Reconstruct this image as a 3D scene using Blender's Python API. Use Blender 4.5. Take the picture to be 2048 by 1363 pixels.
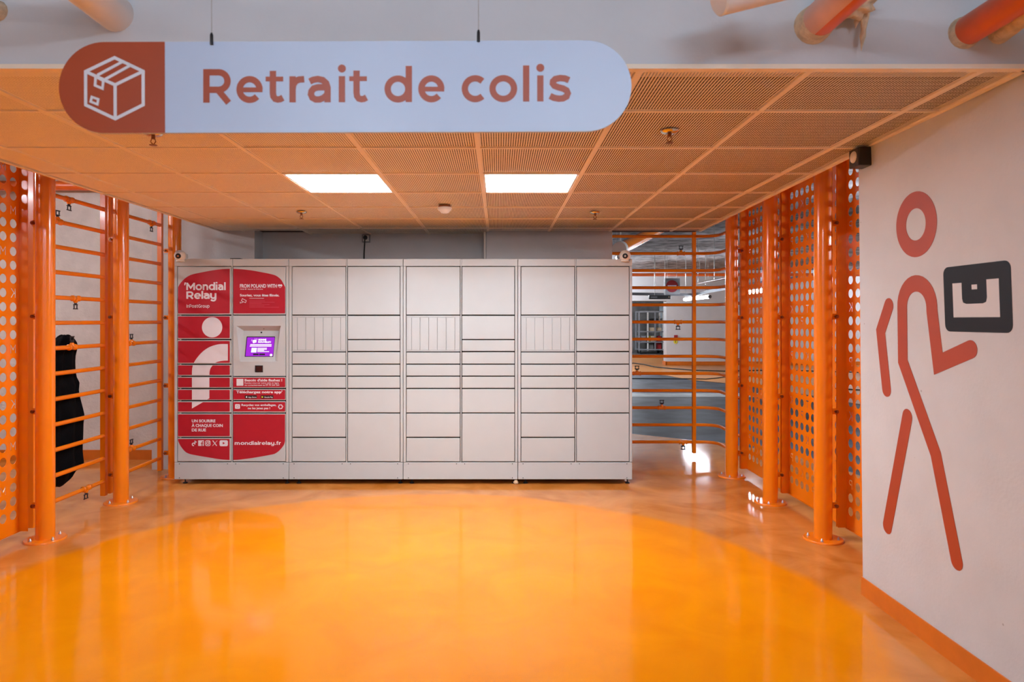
import bpy, bmesh, math, random
from mathutils import Vector, Matrix
random.seed(7)
for o in list(bpy.data.objects):
    bpy.data.objects.remove(o, do_unlink=True)
scene = bpy.context.scene
COL = scene.collection
pi = math.pi

# ------------------------------------------------------------ camera, world, exposure
F, CX, CY, HC = 1346.0, 997.0, 640.0, 1.465      # focal length and horizon of the photo in pixels, eye height in metres
cam_d = bpy.data.cameras.new('camera')
cam = bpy.data.objects.new('camera', cam_d)
COL.objects.link(cam)
cam.location = (0, 0, HC)
cam.rotation_euler = (pi/2, 0, 0)
cam_d.sensor_width = 36
cam_d.lens = F*36/2048
cam_d.shift_x = (1024-CX)/2048
cam_d.shift_y = -(681.5-CY)/2048
cam_d.clip_start = 0.05
cam_d.dof.use_dof = True
cam_d.dof.focus_distance = 5.8
cam_d.dof.aperture_fstop = 4.5
scene.camera = cam

world = bpy.data.worlds.new('world')
scene.world = world
world.use_nodes = True
world.node_tree.nodes['Background'].inputs['Color'].default_value = (0.62, 0.7, 0.85, 1)
world.node_tree.nodes['Background'].inputs['Strength'].default_value = 0.08

scene.view_settings.view_transform = 'Standard'
scene.view_settings.look = 'None'
scene.view_settings.gamma = 1
scene.view_settings.use_curve_mapping = False
scene.view_settings.exposure = 1.05

PANEL_POWER = 26.0      # recessed LED panels of the alcove
TUBE_NEAR = 48.0        # unseen tubes added behind the photographer to light sign and fascia
TUBE_SIDE = 42.0        # tube luminaires in the bay on the left
TUBE_FAR = 52.0         # tube luminaires of the car park

# ------------------------------------------------------------ helpers
def P(px, py, d):
    return Vector(((px-CX)*d/F, d, HC-(py-CY)*d/F))

def lin(c):
    return tuple(((v/255)/12.92 if v/255 <= .04045 else ((v/255+.055)/1.055)**2.4) for v in c)

def mat(name, col, rough=.5, metal=0., coat=0., noise=0., nscale=6., bump=0., bscale=40., emit=None, estr=0., col2=None, spec=None):
    m = bpy.data.materials.new(name)
    m.use_nodes = True
    nt = m.node_tree
    b = nt.nodes['Principled BSDF']
    b.inputs['Base Color'].default_value = (*col, 1)
    b.inputs['Roughness'].default_value = rough
    b.inputs['Metallic'].default_value = metal
    b.inputs['Coat Weight'].default_value = coat
    b.inputs['Coat Roughness'].default_value = .08
    if spec is not None:
        b.inputs['Specular IOR Level'].default_value = spec
    if emit:
        b.inputs['Emission Color'].default_value = (*emit, 1)
        b.inputs['Emission Strength'].default_value = estr
    if noise > 0 or bump > 0:
        g = nt.nodes.new('ShaderNodeNewGeometry')
    if noise > 0:
        n = nt.nodes.new('ShaderNodeTexNoise')
        n.inputs['Scale'].default_value = nscale
        n.inputs['Detail'].default_value = 6
        nt.links.new(g.outputs['Position'], n.inputs['Vector'])
        r = nt.nodes.new('ShaderNodeValToRGB')
        c2 = col2 if col2 else tuple(max(0, v*(1-noise)) for v in col)
        r.color_ramp.elements[0].position = .35
        r.color_ramp.elements[1].position = .65
        r.color_ramp.elements[0].color = (*c2, 1)
        r.color_ramp.elements[1].color = (*col, 1)
        nt.links.new(n.outputs['Fac'], r.inputs['Fac'])
        nt.links.new(r.outputs['Color'], b.inputs['Base Color'])
    if bump > 0:
        n2 = nt.nodes.new('ShaderNodeTexNoise')
        n2.inputs['Scale'].default_value = bscale
        n2.inputs['Detail'].default_value = 5
        nt.links.new(g.outputs['Position'], n2.inputs['Vector'])
        bp = nt.nodes.new('ShaderNodeBump')
        bp.inputs['Strength'].default_value = bump
        bp.inputs['Distance'].default_value = .01
        nt.links.new(n2.outputs['Fac'], bp.inputs['Height'])
        nt.links.new(bp.outputs['Normal'], b.inputs['Normal'])
    return m

M = {}
M['orange'] = mat('orange_gloss_paint', (.93, .225, .002), .22, coat=.3, noise=.06, nscale=3)
M['white_wall'] = mat('white_wall_paint', (.66, .655, .66), .6, noise=.05, nscale=5, bump=.12, bscale=60)
M['rough_wall'] = mat('rough_white_render', (.74, .69, .66), .8, noise=.12, nscale=7, bump=.6, bscale=35)
M['fascia'] = mat('fascia_paint', (.66, .68, .71), .55, noise=.04, nscale=4, bump=.08, bscale=50)
M['base_orange'] = mat('skirting_paint', (.72, .17, .012), .35, noise=.12, nscale=9)
M['locker'] = mat('locker_powder_coat', (.51, .545, .545), .40, noise=.02, nscale=8, bump=.03, bscale=400)
M['gap'] = mat('dark_gap', (.003, .003, .003), .8, noise=.2)
M['red'] = mat('red_vinyl', lin((178, 26, 46)), .38, noise=.05, nscale=20)
M['white_vinyl'] = mat('white_vinyl', (.76, .75, .79), .4, noise=.03, nscale=20)
M['black'] = mat('black_plastic', (.012, .012, .014), .35, noise=.2, nscale=30)
M['rubber'] = mat('black_rubber', (.02, .02, .02), .7, noise=.2)
M['sign_white'] = mat('sign_white_print', (.53, .63, .81), .35, noise=.02, nscale=5)
M['sign_brown'] = mat('sign_brown_print', (.42, .062, .012), .4, noise=.06, nscale=5)
M['picto'] = mat('pictogram_orange', (.43, .052, .015), .5, noise=.08, nscale=6)
M['picto_navy'] = mat('pictogram_navy', (.012, .015, .022), .55, noise=.15, nscale=6, spec=.25)
M['ceil'] = mat('ceiling_cream_metal', (.95, .83, .68), .5, noise=.02, nscale=10)
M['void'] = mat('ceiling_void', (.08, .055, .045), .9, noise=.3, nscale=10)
M['steel'] = mat('steel', (.55, .53, .5), .3, metal=1., noise=.1, nscale=20)
M['chrome'] = mat('chrome', (.7, .62, .5), .15, metal=1., noise=.05, nscale=20)
M['bronze'] = mat('clamp_metal', (.35, .13, .05), .35, metal=.9, noise=.3, nscale=30)
M['white_plastic'] = mat('white_plastic', (.80, .77, .72), .35, noise=.03)
M['cream_foam'] = mat('cream_foam', (.80, .62, .42), .85, noise=.25, nscale=30, bump=.8, bscale=60)
M['concrete'] = mat('concrete', (.22, .21, .2), .85, noise=.35, nscale=3, bump=.5, bscale=15)
M['spray'] = mat('sprayed_concrete', (.40, .37, .37), .95, noise=.75, nscale=5, bump=1., bscale=9)
M['pipe_white'] = mat('pipe_white', (.80, .74, .70), .4, noise=.06, nscale=6)
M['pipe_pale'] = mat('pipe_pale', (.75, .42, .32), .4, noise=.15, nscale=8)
M['pipe_orange'] = mat('pipe_orange', (.80, .13, .012), .35, noise=.15, nscale=5)
M['cloth'] = mat('black_cloth', (.004, .004, .005), .9, noise=.4, nscale=15, bump=.4, bscale=80, spec=.08)
M['grey'] = mat('grey_paint', (.32, .32, .34), .5, noise=.15, nscale=8)
M['yellow'] = mat('yellow_sign', (.85, .75, .05), .4, noise=.1)
M['noentry'] = mat('sign_red', (.38, .015, .02), .5, noise=.1)
M['lamp'] = mat('lamp_diffuser', (.9, .9, .9), .4, emit=(.84, .95, 1.05), estr=PANEL_POWER)
M['tube_near'] = mat('tube_near', (.9, .9, .9), .4, emit=(.72, .88, 1.05), estr=TUBE_NEAR)
M['tube_side'] = mat('tube_side', (.9, .9, .9), .4, emit=(.92, .92, .95), estr=TUBE_SIDE)
M['tube_fill'] = mat('tube_fill', (.9, .9, .9), .4, emit=(.86, .94, 1.05), estr=230)  # strong emission for the unseen fill tubes of far wall and trolley
M['tube_low'] = mat('tube_low', (.9, .9, .9), .4, emit=(.86, .94, 1.05), estr=22)
M['tube_far'] = mat('tube_far', (.9, .9, .9), .4, emit=(.86, .94, 1.05), estr=TUBE_FAR)
M['screen'] = mat('screen_purple', (.05, .01, .1), .2, emit=(.30, .014, .56), estr=.55)
M['screen_white'] = mat('screen_white', (.5, .5, .5), .3, emit=(.95, .95, 1), estr=.5)
M['screen_cyan'] = mat('screen_cyan', (.4, .5, .5), .3, emit=(.62, .95, 1), estr=.48)
M['blue_light'] = mat('pale_panel', (.7, .8, .85), .4, noise=.3, nscale=8)

def floor_material():
    m = bpy.data.materials.new('orange_resin_floor')
    m.use_nodes = True
    nt = m.node_tree; N = nt.nodes; L = nt.links
    b = N['Principled BSDF']
    g = N.new('ShaderNodeNewGeometry')
    def noise(scale, detail=6, dist=0.):
        n = N.new('ShaderNodeTexNoise')
        n.inputs['Scale'].default_value = scale; n.inputs['Detail'].default_value = detail
        n.inputs['Distortion'].default_value = dist
        L.new(g.outputs['Position'], n.inputs['Vector'])
        return n
    def math_(op, a, b_=None, c=None):
        n = N.new('ShaderNodeMath'); n.operation = op
        for i, v in enumerate((a, b_, c)):
            if v is None: continue
            if isinstance(v, (int, float)): n.inputs[i].default_value = v
            else: L.new(v, n.inputs[i])
        return n.outputs[0]
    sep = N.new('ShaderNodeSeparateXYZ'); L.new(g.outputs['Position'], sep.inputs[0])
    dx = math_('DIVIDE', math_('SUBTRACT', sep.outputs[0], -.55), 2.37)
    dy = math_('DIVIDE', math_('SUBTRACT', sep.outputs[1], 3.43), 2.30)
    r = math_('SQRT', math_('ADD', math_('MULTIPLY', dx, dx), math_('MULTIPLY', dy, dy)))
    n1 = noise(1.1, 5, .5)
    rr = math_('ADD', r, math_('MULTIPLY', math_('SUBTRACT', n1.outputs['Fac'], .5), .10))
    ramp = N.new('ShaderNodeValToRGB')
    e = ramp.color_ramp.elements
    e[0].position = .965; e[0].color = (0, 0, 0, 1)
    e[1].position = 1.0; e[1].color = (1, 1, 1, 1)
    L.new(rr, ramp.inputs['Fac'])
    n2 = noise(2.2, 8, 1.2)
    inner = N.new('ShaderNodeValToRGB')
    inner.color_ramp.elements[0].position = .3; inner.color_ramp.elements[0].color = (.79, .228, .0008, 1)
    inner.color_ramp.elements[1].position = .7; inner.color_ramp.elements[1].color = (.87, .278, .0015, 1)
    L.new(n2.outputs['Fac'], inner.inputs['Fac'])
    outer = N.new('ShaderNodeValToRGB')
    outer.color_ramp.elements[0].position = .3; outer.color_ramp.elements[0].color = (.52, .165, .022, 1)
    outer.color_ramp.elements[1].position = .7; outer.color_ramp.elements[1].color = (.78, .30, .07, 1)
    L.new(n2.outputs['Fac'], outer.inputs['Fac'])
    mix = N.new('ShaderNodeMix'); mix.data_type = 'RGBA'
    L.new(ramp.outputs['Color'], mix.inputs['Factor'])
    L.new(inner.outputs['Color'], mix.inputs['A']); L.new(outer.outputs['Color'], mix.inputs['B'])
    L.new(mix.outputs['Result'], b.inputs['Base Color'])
    n3 = noise(3.5, 6)
    rough = N.new('ShaderNodeMapRange')
    rough.inputs['To Min'].default_value = .05; rough.inputs['To Max'].default_value = .16
    L.new(n3.outputs['Fac'], rough.inputs['Value'])
    L.new(rough.outputs[0], b.inputs['Roughness'])
    b.inputs['Specular IOR Level'].default_value = .28
    b.inputs['Coat Weight'].default_value = .04; b.inputs['Coat Roughness'].default_value = .05
    n4 = noise(2.0, 3)
    bp = N.new('ShaderNodeBump'); bp.inputs['Strength'].default_value = .02; bp.inputs['Distance'].default_value = .02
    L.new(n4.outputs['Fac'], bp.inputs['Height']); L.new(bp.outputs['Normal'], b.inputs['Normal'])
    return m
def speckled(name, base):
    """painted wall with a few small dark knocks and specks"""
    m = mat(name, base, .6, noise=.05, nscale=5, bump=.12, bscale=60)
    nt = m.node_tree; N = nt.nodes; L = nt.links; b = N['Principled BSDF']
    src = b.inputs['Base Color'].links[0].from_socket
    g = N.new('ShaderNodeNewGeometry')
    v = N.new('ShaderNodeTexVoronoi'); v.inputs['Scale'].default_value = 9; v.inputs['Randomness'].default_value = 1
    L.new(g.outputs['Position'], v.inputs['Vector'])
    r = N.new('ShaderNodeMath'); r.operation = 'LESS_THAN'; r.inputs[1].default_value = .045
    L.new(v.outputs['Distance'], r.inputs[0])
    mx = N.new('ShaderNodeMix'); mx.data_type = 'RGBA'
    sc_ = N.new('ShaderNodeMath'); sc_.operation = 'MULTIPLY'; sc_.inputs[1].default_value = .55
    L.new(r.outputs[0], sc_.inputs[0]); L.new(sc_.outputs[0], mx.inputs['Factor'])
    L.new(src, mx.inputs['A']); mx.inputs['B'].default_value = (.2, .17, .15, 1)
    L.new(mx.outputs['Result'], b.inputs['Base Color'])
    return m
M['speckled_wall'] = speckled('speckled_wall_paint', (.60, .605, .615))
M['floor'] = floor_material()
M['far_floor'] = mat('orange_walkway', (.66, .26, .06), .3, noise=.2, nscale=1.5)
M['road'] = mat('dark_road_resin', (.075, .085, .105), .5, noise=.75, nscale=2.2, bump=.5, bscale=4, spec=.22)
M['line'] = mat('white_road_paint', (.6, .62, .6), .5, noise=.4, nscale=3)

class MB:
    """collects geometry for ONE mesh"""
    def __init__(s):
        s.v = []; s.f = []; s.sm = []
    def add(s, vs, fs, smooth=False):
        n = len(s.v)
        s.v += [tuple(v) for v in vs]
        s.f += [tuple(i+n for i in f) for f in fs]
        s.sm += [smooth]*len(fs)
        return s
    def hexa(s, p):   # 8 corners: 0-3 bottom loop, 4-7 top loop
        return s.add(p, [(3,2,1,0), (4,5,6,7), (0,1,5,4), (1,2,6,5), (2,3,7,6), (3,0,4,7)])
    def box(s, x0, x1, y0, y1, z0, z1):
        return s.hexa([(x0,y0,z0),(x1,y0,z0),(x1,y1,z0),(x0,y1,z0),(x0,y0,z1),(x1,y0,z1),(x1,y1,z1),(x0,y1,z1)])
    def bbox(s, x0, x1, y0, y1, z0, z1, b=.004, seg=2):   # box with rounded edges
        bm = bmesh.new()
        bmesh.ops.create_cube(bm, size=1)
        for v in bm.verts:
            v.co = Vector(((x0+x1)/2+v.co.x*(x1-x0), (y0+y1)/2+v.co.y*(y1-y0), (z0+z1)/2+v.co.z*(z1-z0)))
        bmesh.ops.bevel(bm, geom=list(bm.edges), offset=b, segments=seg, affect='EDGES', profile=.5)
        bm.verts.index_update()
        s.add([v.co for v in bm.verts], [[v.index for v in f.verts] for f in bm.faces])
        bm.free(); return s
    def tube(s, pts, r, n=12, caps=True):
        pts = [Vector(p) for p in pts]
        rs = r if isinstance(r, (list, tuple)) else [r]*len(pts)
        vs = []; fs = []
        up = None
        for i, p in enumerate(pts):
            t = (pts[min(i+1, len(pts)-1)]-pts[max(i-1, 0)]).normalized()
            if up is None:
                up = Vector((0,0,1)) if abs(t.z) < .9 else Vector((1,0,0))
            a = t.cross(up).normalized(); bq = a.cross(t).normalized(); up = bq
            for k in range(n):
                an = 2*pi*k/n
                vs.append(p+(a*math.cos(an)+bq*math.sin(an))*rs[i])
        for i in range(len(pts)-1):
            for k in range(n):
                k2 = (k+1) % n
                fs.append((i*n+k2, i*n+k, (i+1)*n+k, (i+1)*n+k2))
        s.add(vs, fs, True)
        if caps:
            s.add([vs[k] for k in range(n)], [tuple(range(n))])
            s.add([vs[(len(pts)-1)*n+k] for k in range(n)], [tuple(reversed(range(n)))])
        return s
    def lathe(s, prof, c, axis='z', n=24):   # prof: (radius, height along the axis)
        c = Vector(c); vs = []; fs = []
        for r, h in prof:
            for k in range(n):
                an = 2*pi*k/n; a, b = r*math.cos(an), r*math.sin(an)
                off = {'z': (a,b,h), 'y': (a,h,-b), '-y': (a,-h,b), 'x': (h,a,b), '-x': (-h,a,-b), '-z': (a,-b,-h)}[axis]
                vs.append(c+Vector(off))
        m = len(prof)
        for i in range(m-1):
            for k in range(n):
                k2 = (k+1) % n
                fs.append((i*n+k, i*n+k2, (i+1)*n+k2, (i+1)*n+k))
        s.add(vs, fs, True)
        if prof[0][0] > 1e-5: s.add([vs[k] for k in range(n)], [tuple(reversed(range(n)))])
        if prof[-1][0] > 1e-5: s.add([vs[(m-1)*n+k] for k in range(n)], [tuple(range(n))])
        return s
    def prism(s, poly, mp, t):     # polygon (u,v) on a plane, mp(u,v,h) -> 3D, t thick
        n = len(poly)
        a = [mp(u, v, t) for u, v in poly]; b = [mp(u, v, 0) for u, v in poly]
        s.add(a+b, [tuple(range(n))]+[(i, n+i, n+(i+1) % n, (i+1) % n) for i in range(n)])
        return s
    def strip(s, L, R, mp, t, closed=False):
        n = len(L)
        vs = [mp(*p, t) for p in L]+[mp(*p, t) for p in R]+[mp(*p, 0) for p in L]+[mp(*p, 0) for p in R]
        fs = []
        m = n if closed else n-1
        for i in range(m):
            j = (i+1) % n
            fs += [(i, j, n+j, n+i), (i, 2*n+i, 2*n+j, j), (n+i, n+j, 3*n+j, 3*n+i)]
        if not closed:
            fs += [(0, n, 3*n, 2*n), (n-1, 3*n-1, 4*n-1, 2*n-1)]
        s.add(vs, fs); return s
    def stroke(s, pts, w, mp, t, closed=False, rnd=False):
        L, R = ribbon(pts, w, closed, rnd)
        return s.strip(L, R, mp, t, closed)
    def build(s, name, m, parent=None, recalc=True, shade=True):
        me = bpy.data.meshes.new(name)
        me.from_pydata(s.v, [], s.f)
        me.validate()
        if shade and len(me.polygons) == len(s.sm):
            me.polygons.foreach_set('use_smooth', s.sm)
        if recalc:
            bm = bmesh.new(); bm.from_mesh(me)
            bmesh.ops.recalc_face_normals(bm, faces=bm.faces)
            bm.to_mesh(me); bm.free()
        me.materials.append(M[m])
        return link(name, me, parent)

def link(name, me, parent=None):
    o = bpy.data.objects.new(name, me)
    COL.objects.link(o)
    if parent:
        o.parent = parent
        if parent.type == 'EMPTY':
            o.matrix_parent_inverse = Matrix.Translation(-parent.location)
    return o

def tag(o, label, cat, group=None, kind=None):
    o['label'] = label; o['category'] = cat
    if group: o['group'] = group
    if kind: o['kind'] = kind
    return o

def struct(o, label=None):
    o['kind'] = 'structure'
    if label: o['label'] = label
    return o

def thing(name, loc, label, cat, group=None):
    o = bpy.data.objects.new(name, None)
    COL.objects.link(o)
    o.location = loc
    o.empty_display_size = .1
    return tag(o, label, cat, group)

def ribbon(pts, w, closed=False, rnd=False):
    pts = [Vector((p[0], p[1])) for p in pts]
    n = len(pts); L = []; R = []; h = w/2
    def nrm(a, b):
        d = (b-a).normalized(); return Vector((-d.y, d.x))
    for i, p in enumerate(pts):
        if closed:
            n1 = nrm(pts[i-1], p); n2 = nrm(p, pts[(i+1) % n])
        else:
            n1 = nrm(pts[max(i-1, 0)], pts[max(i, 1)]); n2 = nrm(pts[min(i, n-2)], pts[min(i+1, n-1)])
        m = (n1+n2)
        m = m.normalized() if m.length > 1e-6 else n1
        k = min(h/max(.35, m.dot(n1)), h*2.2)
        L.append(p+m*k); R.append(p-m*k)
    if rnd and not closed:
        def cap(p, d):
            nn = Vector((-d.y, d.x)); out = []
            for a in (80, 65, 50, 35, 18):
                a = math.radians(a)
                out.append((p+d*h*math.sin(a)+nn*h*math.cos(a), p+d*h*math.sin(a)-nn*h*math.cos(a)))
            return out
        d0 = (pts[0]-pts[1]).normalized(); d1 = (pts[-1]-pts[-2]).normalized()
        c0 = cap(pts[0], d0); c1 = cap(pts[-1], d1)[::-1]
        L = [b for a, b in c0]+L+[a for a, b in c1]
        R = [a for a, b in c0]+R+[b for a, b in c1]
    return [tuple(v) for v in L], [tuple(v) for v in R]

def arc(cx, cy, rx, ry, a0, a1, n=20):
    return [(cx+rx*math.cos(math.radians(a0+(a1-a0)*i/n)), cy+ry*math.sin(math.radians(a0+(a1-a0)*i/n))) for i in range(n+1)]

def rrect(x0, y0, x1, y1, r, n=5):
    if x0 > x1: x0, x1 = x1, x0
    if y0 > y1: y0, y1 = y1, y0
    return arc(x1-r, y0+r, r, r, -90, 0, n)+arc(x1-r, y1-r, r, r, 0, 90, n)+arc(x0+r, y1-r, r, r, 90, 180, n)+arc(x0+r, y0+r, r, r, 180, 270, n)

# geometric sans lettering drawn with strokes; units: cap height 67, x-height 52, baseline 0
SW = 12.6
GL = {
 'R': (57, [[(6.3,0),(6.3,67)], [(6.3,60.7),(30,60.7)]+arc(31,43.2,17.5,17.5,90,-90,12)+[(6.3,25.7)], [(29,26),(50.5,0)]]),
 'e': (52.5, [arc(26.3,26,20,20.7,0,318,26), ('thin', [(7,25.5),(52,25.5)])]),
 't': (37.5, [[(14.5,63),(14.5,19),(15.5,12),(19,7.2),(24,5.8),(29,6.5),(34.5,9.5)], ('thin', [(0,46.8),(35,46.8)])]),
 'r': (30, [[(6.3,0),(6.3,52)], [(6.3,26),(7.5,35),(12,42),(19,45.5),(29.5,46.3)]]),
 'a': (46, [[(4,41.5),(11,45),(20,46.5),(30,44.5),(37,38),(39.7,29),(39.7,0)], [(39.7,30.2),(20,29.9),(12,27.5),(7.6,22),(6.5,15.5),(9.5,9),(16,5.6),(24,5.7),(32,9),(39.7,16)]]),
 'i': (12.6, [[(6.3,0),(6.3,52)], ('dot', (6.3,67.2,8))]),
 'd': (55, [arc(27,26,20.7,20.7,0,360,30), [(48.7,0),(48.7,72)]]),
 'c': (50, [arc(27,26,20.7,20.7,46,314,24)]),
 'o': (55.6, [arc(27.8,26,21.5,20.7,0,360,30)]),
 'l': (12.6, [[(6.3,0),(6.3,72)]]),
 's': (45, [[(41,42.3),(33,45.7),(23,46.6),(13.5,44.6),(9,40),(8.6,35.5),(12,31),(20,28),(29,25.8),(36,22),(38.5,16),(36,9.7),(29,6),(20,5.4),(11,7.2),(3,11)]]),
 'M': (74, [[(6.3,0),(6.3,67)], [(6.3,62),(37,20),(67.7,62)], [(67.7,67),(67.7,0)]]),
 'n': (46, [[(6.3,0),(6.3,52)], [(6.3,26),(8,35),(14,43),(23,46.3),(32,44),(38,37),(39.7,28),(39.7,0)]]),
 'm': (79, [[(6.3,0),(6.3,52)], [(6.3,26),(8,36),(14,43),(22,46.3),(30,44),(35,38),(36.5,28),(36.5,0)], [(36.5,26),(38,36),(44,43),(52,46.3),(61,44),(66,38),(67.5,28),(67.5,0)]]),
 'y': (50, [[(6.3,52),(6.3,24),(9,14),(16,7),(25,5.5),(34,8),(41,15),(43,24)], [(43,52),(43,2),(40,-9),(33,-16),(24,-17.5),(13,-14),(8,-7)]]),
 'I': (12.6, [[(6.3,0),(6.3,67)]]),
 'P': (54, [[(6.3,0),(6.3,67)], [(6.3,60.7),(29,60.7)]+arc(30,42.2,18.5,18.5,90,-90,12)+[(6.3,23.7)]]),
 'G': (64, [arc(33,33.5,27,27.5,45,322,24), [(58,34),(58,10)], [(58,31),(40,31)]]),
 'u': (46, [[(6.3,52),(6.3,24),(8,15),(14,8),(23,5.7),(32,8),(38,15),(39.7,24)], [(39.7,52),(39.7,0)]]),
 'p': (55, [arc(28,26,20.7,20.7,0,360,30), [(6.3,52),(6.3,-19)]]),
 'f': (30, [[(30,66.5),(22,66.5),(15,62),(13,54),(13,0)], ('thin', [(0,46.8),(28,46.8)])]),
 '.': (14, [('dot', (7,7,8))]),
 "'": (10, [[(8,72),(3,50)]]),
 ' ': (20, []),
}
def glyph(mb, ch, mp, t, fx, sw=SW):
    """fx maps glyph units to plane units"""
    for q, st in enumerate(GL[ch][1]):
        t = t+.00015
        if isinstance(st, tuple) and st[0] == 'dot':
            x, y, r = st[1]
            mb.prism([fx(*p) for p in arc(x, y, r, r, 0, 360, 18)[:-1]], mp, t)
        else:
            w = sw
            if isinstance(st, tuple): st = st[1]; w = sw*.74
            closed = (Vector(st[0])-Vector(st[-1])).length < .01
            if closed: st = st[:-1]
            L, R = ribbon(st, w, closed)
            mb.strip([fx(*p) for p in L], [fx(*p) for p in R], mp, t, closed)
def word(mb, txt, x0, x1, base, cap, mp, t, gap=8.5, sw=SW, down=True):
    """plane units, y pointing down when down=True (photo pixels)"""
    tot = sum(GL[c][0] for c in txt)+gap*(len(txt)-1)
    sx = (x1-x0)/tot; sy = cap/67*(-1 if down else 1)
    cur = 0
    for c in txt:
        glyph(mb, c, mp, t, lambda a, b, cur=cur: (x0+(a+cur)*sx, base+b*sy), sw)
        cur += GL[c][0]+gap
def font_mesh(txt, bold):
    cu = bpy.data.curves.new('lettering_source', 'FONT')
    cu.body = txt; cu.size = 1; cu.offset = bold; cu.extrude = .01; cu.resolution_u = 3
    o = bpy.data.objects.new('lettering_source', cu)
    COL.objects.link(o)
    dg = bpy.context.evaluated_depsgraph_get(); dg.update()
    me = bpy.data.meshes.new_from_object(o.evaluated_get(dg))
    vs = [tuple(v.co) for v in me.vertices]; fs = [tuple(p.vertices) for p in me.polygons]
    bpy.data.objects.remove(o); bpy.data.curves.remove(cu); bpy.data.meshes.remove(me)
    return vs, fs
_cap = None
def type_text(mb, txt, x0, x1, base, cap, mp, t, bold=.02):
    """built-in font lettering fitted to x0..x1 with capital height cap; y points down"""
    global _cap
    if _cap is None:
        _cap = max(v[1] for v in font_mesh('H', 0)[0])
    vs, fs = font_mesh(txt, bold)
    a = min(v[0] for v in vs); b = max(v[0] for v in vs)
    sx = (x1-x0)/(b-a); sy = cap/_cap
    mb.add([mp(x0+(v[0]-a)*sx, base-v[1]*sy, t if v[2] > 0 else 0) for v in vs], fs)

# ------------------------------------------------------------ the setting
CEIL = 2.339            # suspended ceiling
SLAB = 3.10             # concrete slab of the car park
D = 6.0                 # front of the lockers
# floor of the alcove, running out behind the fences to a curved edge
edge = [(-8, 8.9), (1.0, 8.9), (1.73, 8.69), (2.39, 8.22), (2.7, 8.04), (2.9, 7.75), (3.26, 7.4), (3.4, 6.5), (3.45, 5), (3.45, -4.5), (-8, -4.5)]
fl = MB()
fl.add([(x, y, 0) for x, y in edge]+[(x, y, -.2) for x, y in edge],
       [tuple(range(len(edge)))]+[(i, (i+1) % len(edge), len(edge)+(i+1) % len(edge), len(edge)+i) for i in range(len(edge))])
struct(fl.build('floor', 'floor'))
rd = MB(); rd.add([(-8, -4.5, -.012), (18, -4.5, -.012), (18, 34, -.012), (-8, 34, -.012)], [(0,1,2,3)])
struct(rd.build('road', 'road'))
wk = [(3.4, 19.1), (3.8, 18.9), (4.5, 17.9), (4.75, 16.6), (5.29, 15.8), (6.0, 13.9), (6.35, 11.7), (6.6, 8), (6.6, -4.5), (18, -4.5), (18, 27.5), (3.4, 27.5)]
w_ = MB(); w_.add([(x, y, -.004) for x, y in wk]+[(x, y, -.1) for x, y in wk], [tuple(range(len(wk)))]+[(i, (i+1) % len(wk), len(wk)+(i+1) % len(wk), len(wk)+i) for i in range(len(wk))])
struct(w_.build('walkway', 'far_floor'))
ln = MB(); ln.box(-2, 6.0, 12.95, 13.6, -.011, -.008)
struct(ln.build('road_marking', 'line'))
dbay = MB(); dbay.box(3.0, 8, 27.5, 34, -.02, -.003)
struct(dbay.build('floor', 'concrete'))

# back wall with its shallow recess in the middle
wb = MB()
wb.box(-3.36, -2.40, 6.62, 7.3, 0, SLAB); wb.box(-2.40, -.12, 6.85, 7.3, 0, SLAB); wb.box(-.12, 1.126, 6.67, 7.3, 0, SLAB)
wall_back = struct(wb.build('wall_back', 'white_wall'))
t_ = MB(); t_.box(-3.40, -3.345, 6.60, 6.66, 0, SLAB)
struct(t_.build('trim_1', 'white_wall'))
t_ = MB(); t_.tube([(-.135, 6.66, 1.9), (-.135, 6.66, CEIL)], .012, 8)
struct(t_.build('trim_2', 'white_plastic'))
# wall of the bay behind the left fence
wl = MB(); wl.box(-8, -3.2, 7.1, 7.3, 0, SLAB)
struct(wl.build('wall_left_back', 'rough_wall'))
wl = MB(); wl.box(-8.2, -8, -4.5, 7.3, 0, SLAB)
struct(wl.build('wall_left', 'rough_wall'))
wl = MB(); wl.box(-8, -3.41, 7.075, 7.1, 0, .10)
struct(wl.build('baseboard_left', 'base_orange'))
wf = MB(); wf.box(-8.2, 18, -4.7, -4.5, -.2, SLAB)
struct(wf.build('wall_front', 'white_wall'))
# right wall, leaning very slightly inwards
LEAN = .0363
def WX(z): return 1.95-LEAN*z
wr = MB()
wr.hexa([(WX(0), -4.5, 0), (2.25, -4.5, 0), (2.25, 3.6, 0), (WX(0), 3.6, 0), (WX(SLAB), -4.5, SLAB), (2.25, -4.5, SLAB), (2.25, 3.48, SLAB), (WX(SLAB), 3.45, SLAB)])
struct(wr.build('wall_right', 'speckled_wall'))
bb = MB()
bb.hexa([(WX(0)-.009, -4.5, 0), (WX(0), -4.5, 0), (WX(0), 3.603, 0), (WX(0)-.009, 3.603, 0), (WX(.095)-.006, -4.5, .095), (WX(.095), -4.5, .095), (WX(.095), 3.60, .095), (WX(.095)-.006, 3.60, .095)])
struct(bb.build('baseboard_right', 'base_orange'))
# car park slab overhead
sl = MB(); sl.box(-8.2, 18, -4.7, 34, SLAB, SLAB+.3)
struct(sl.build('ceiling_slab', 'spray'))
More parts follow.
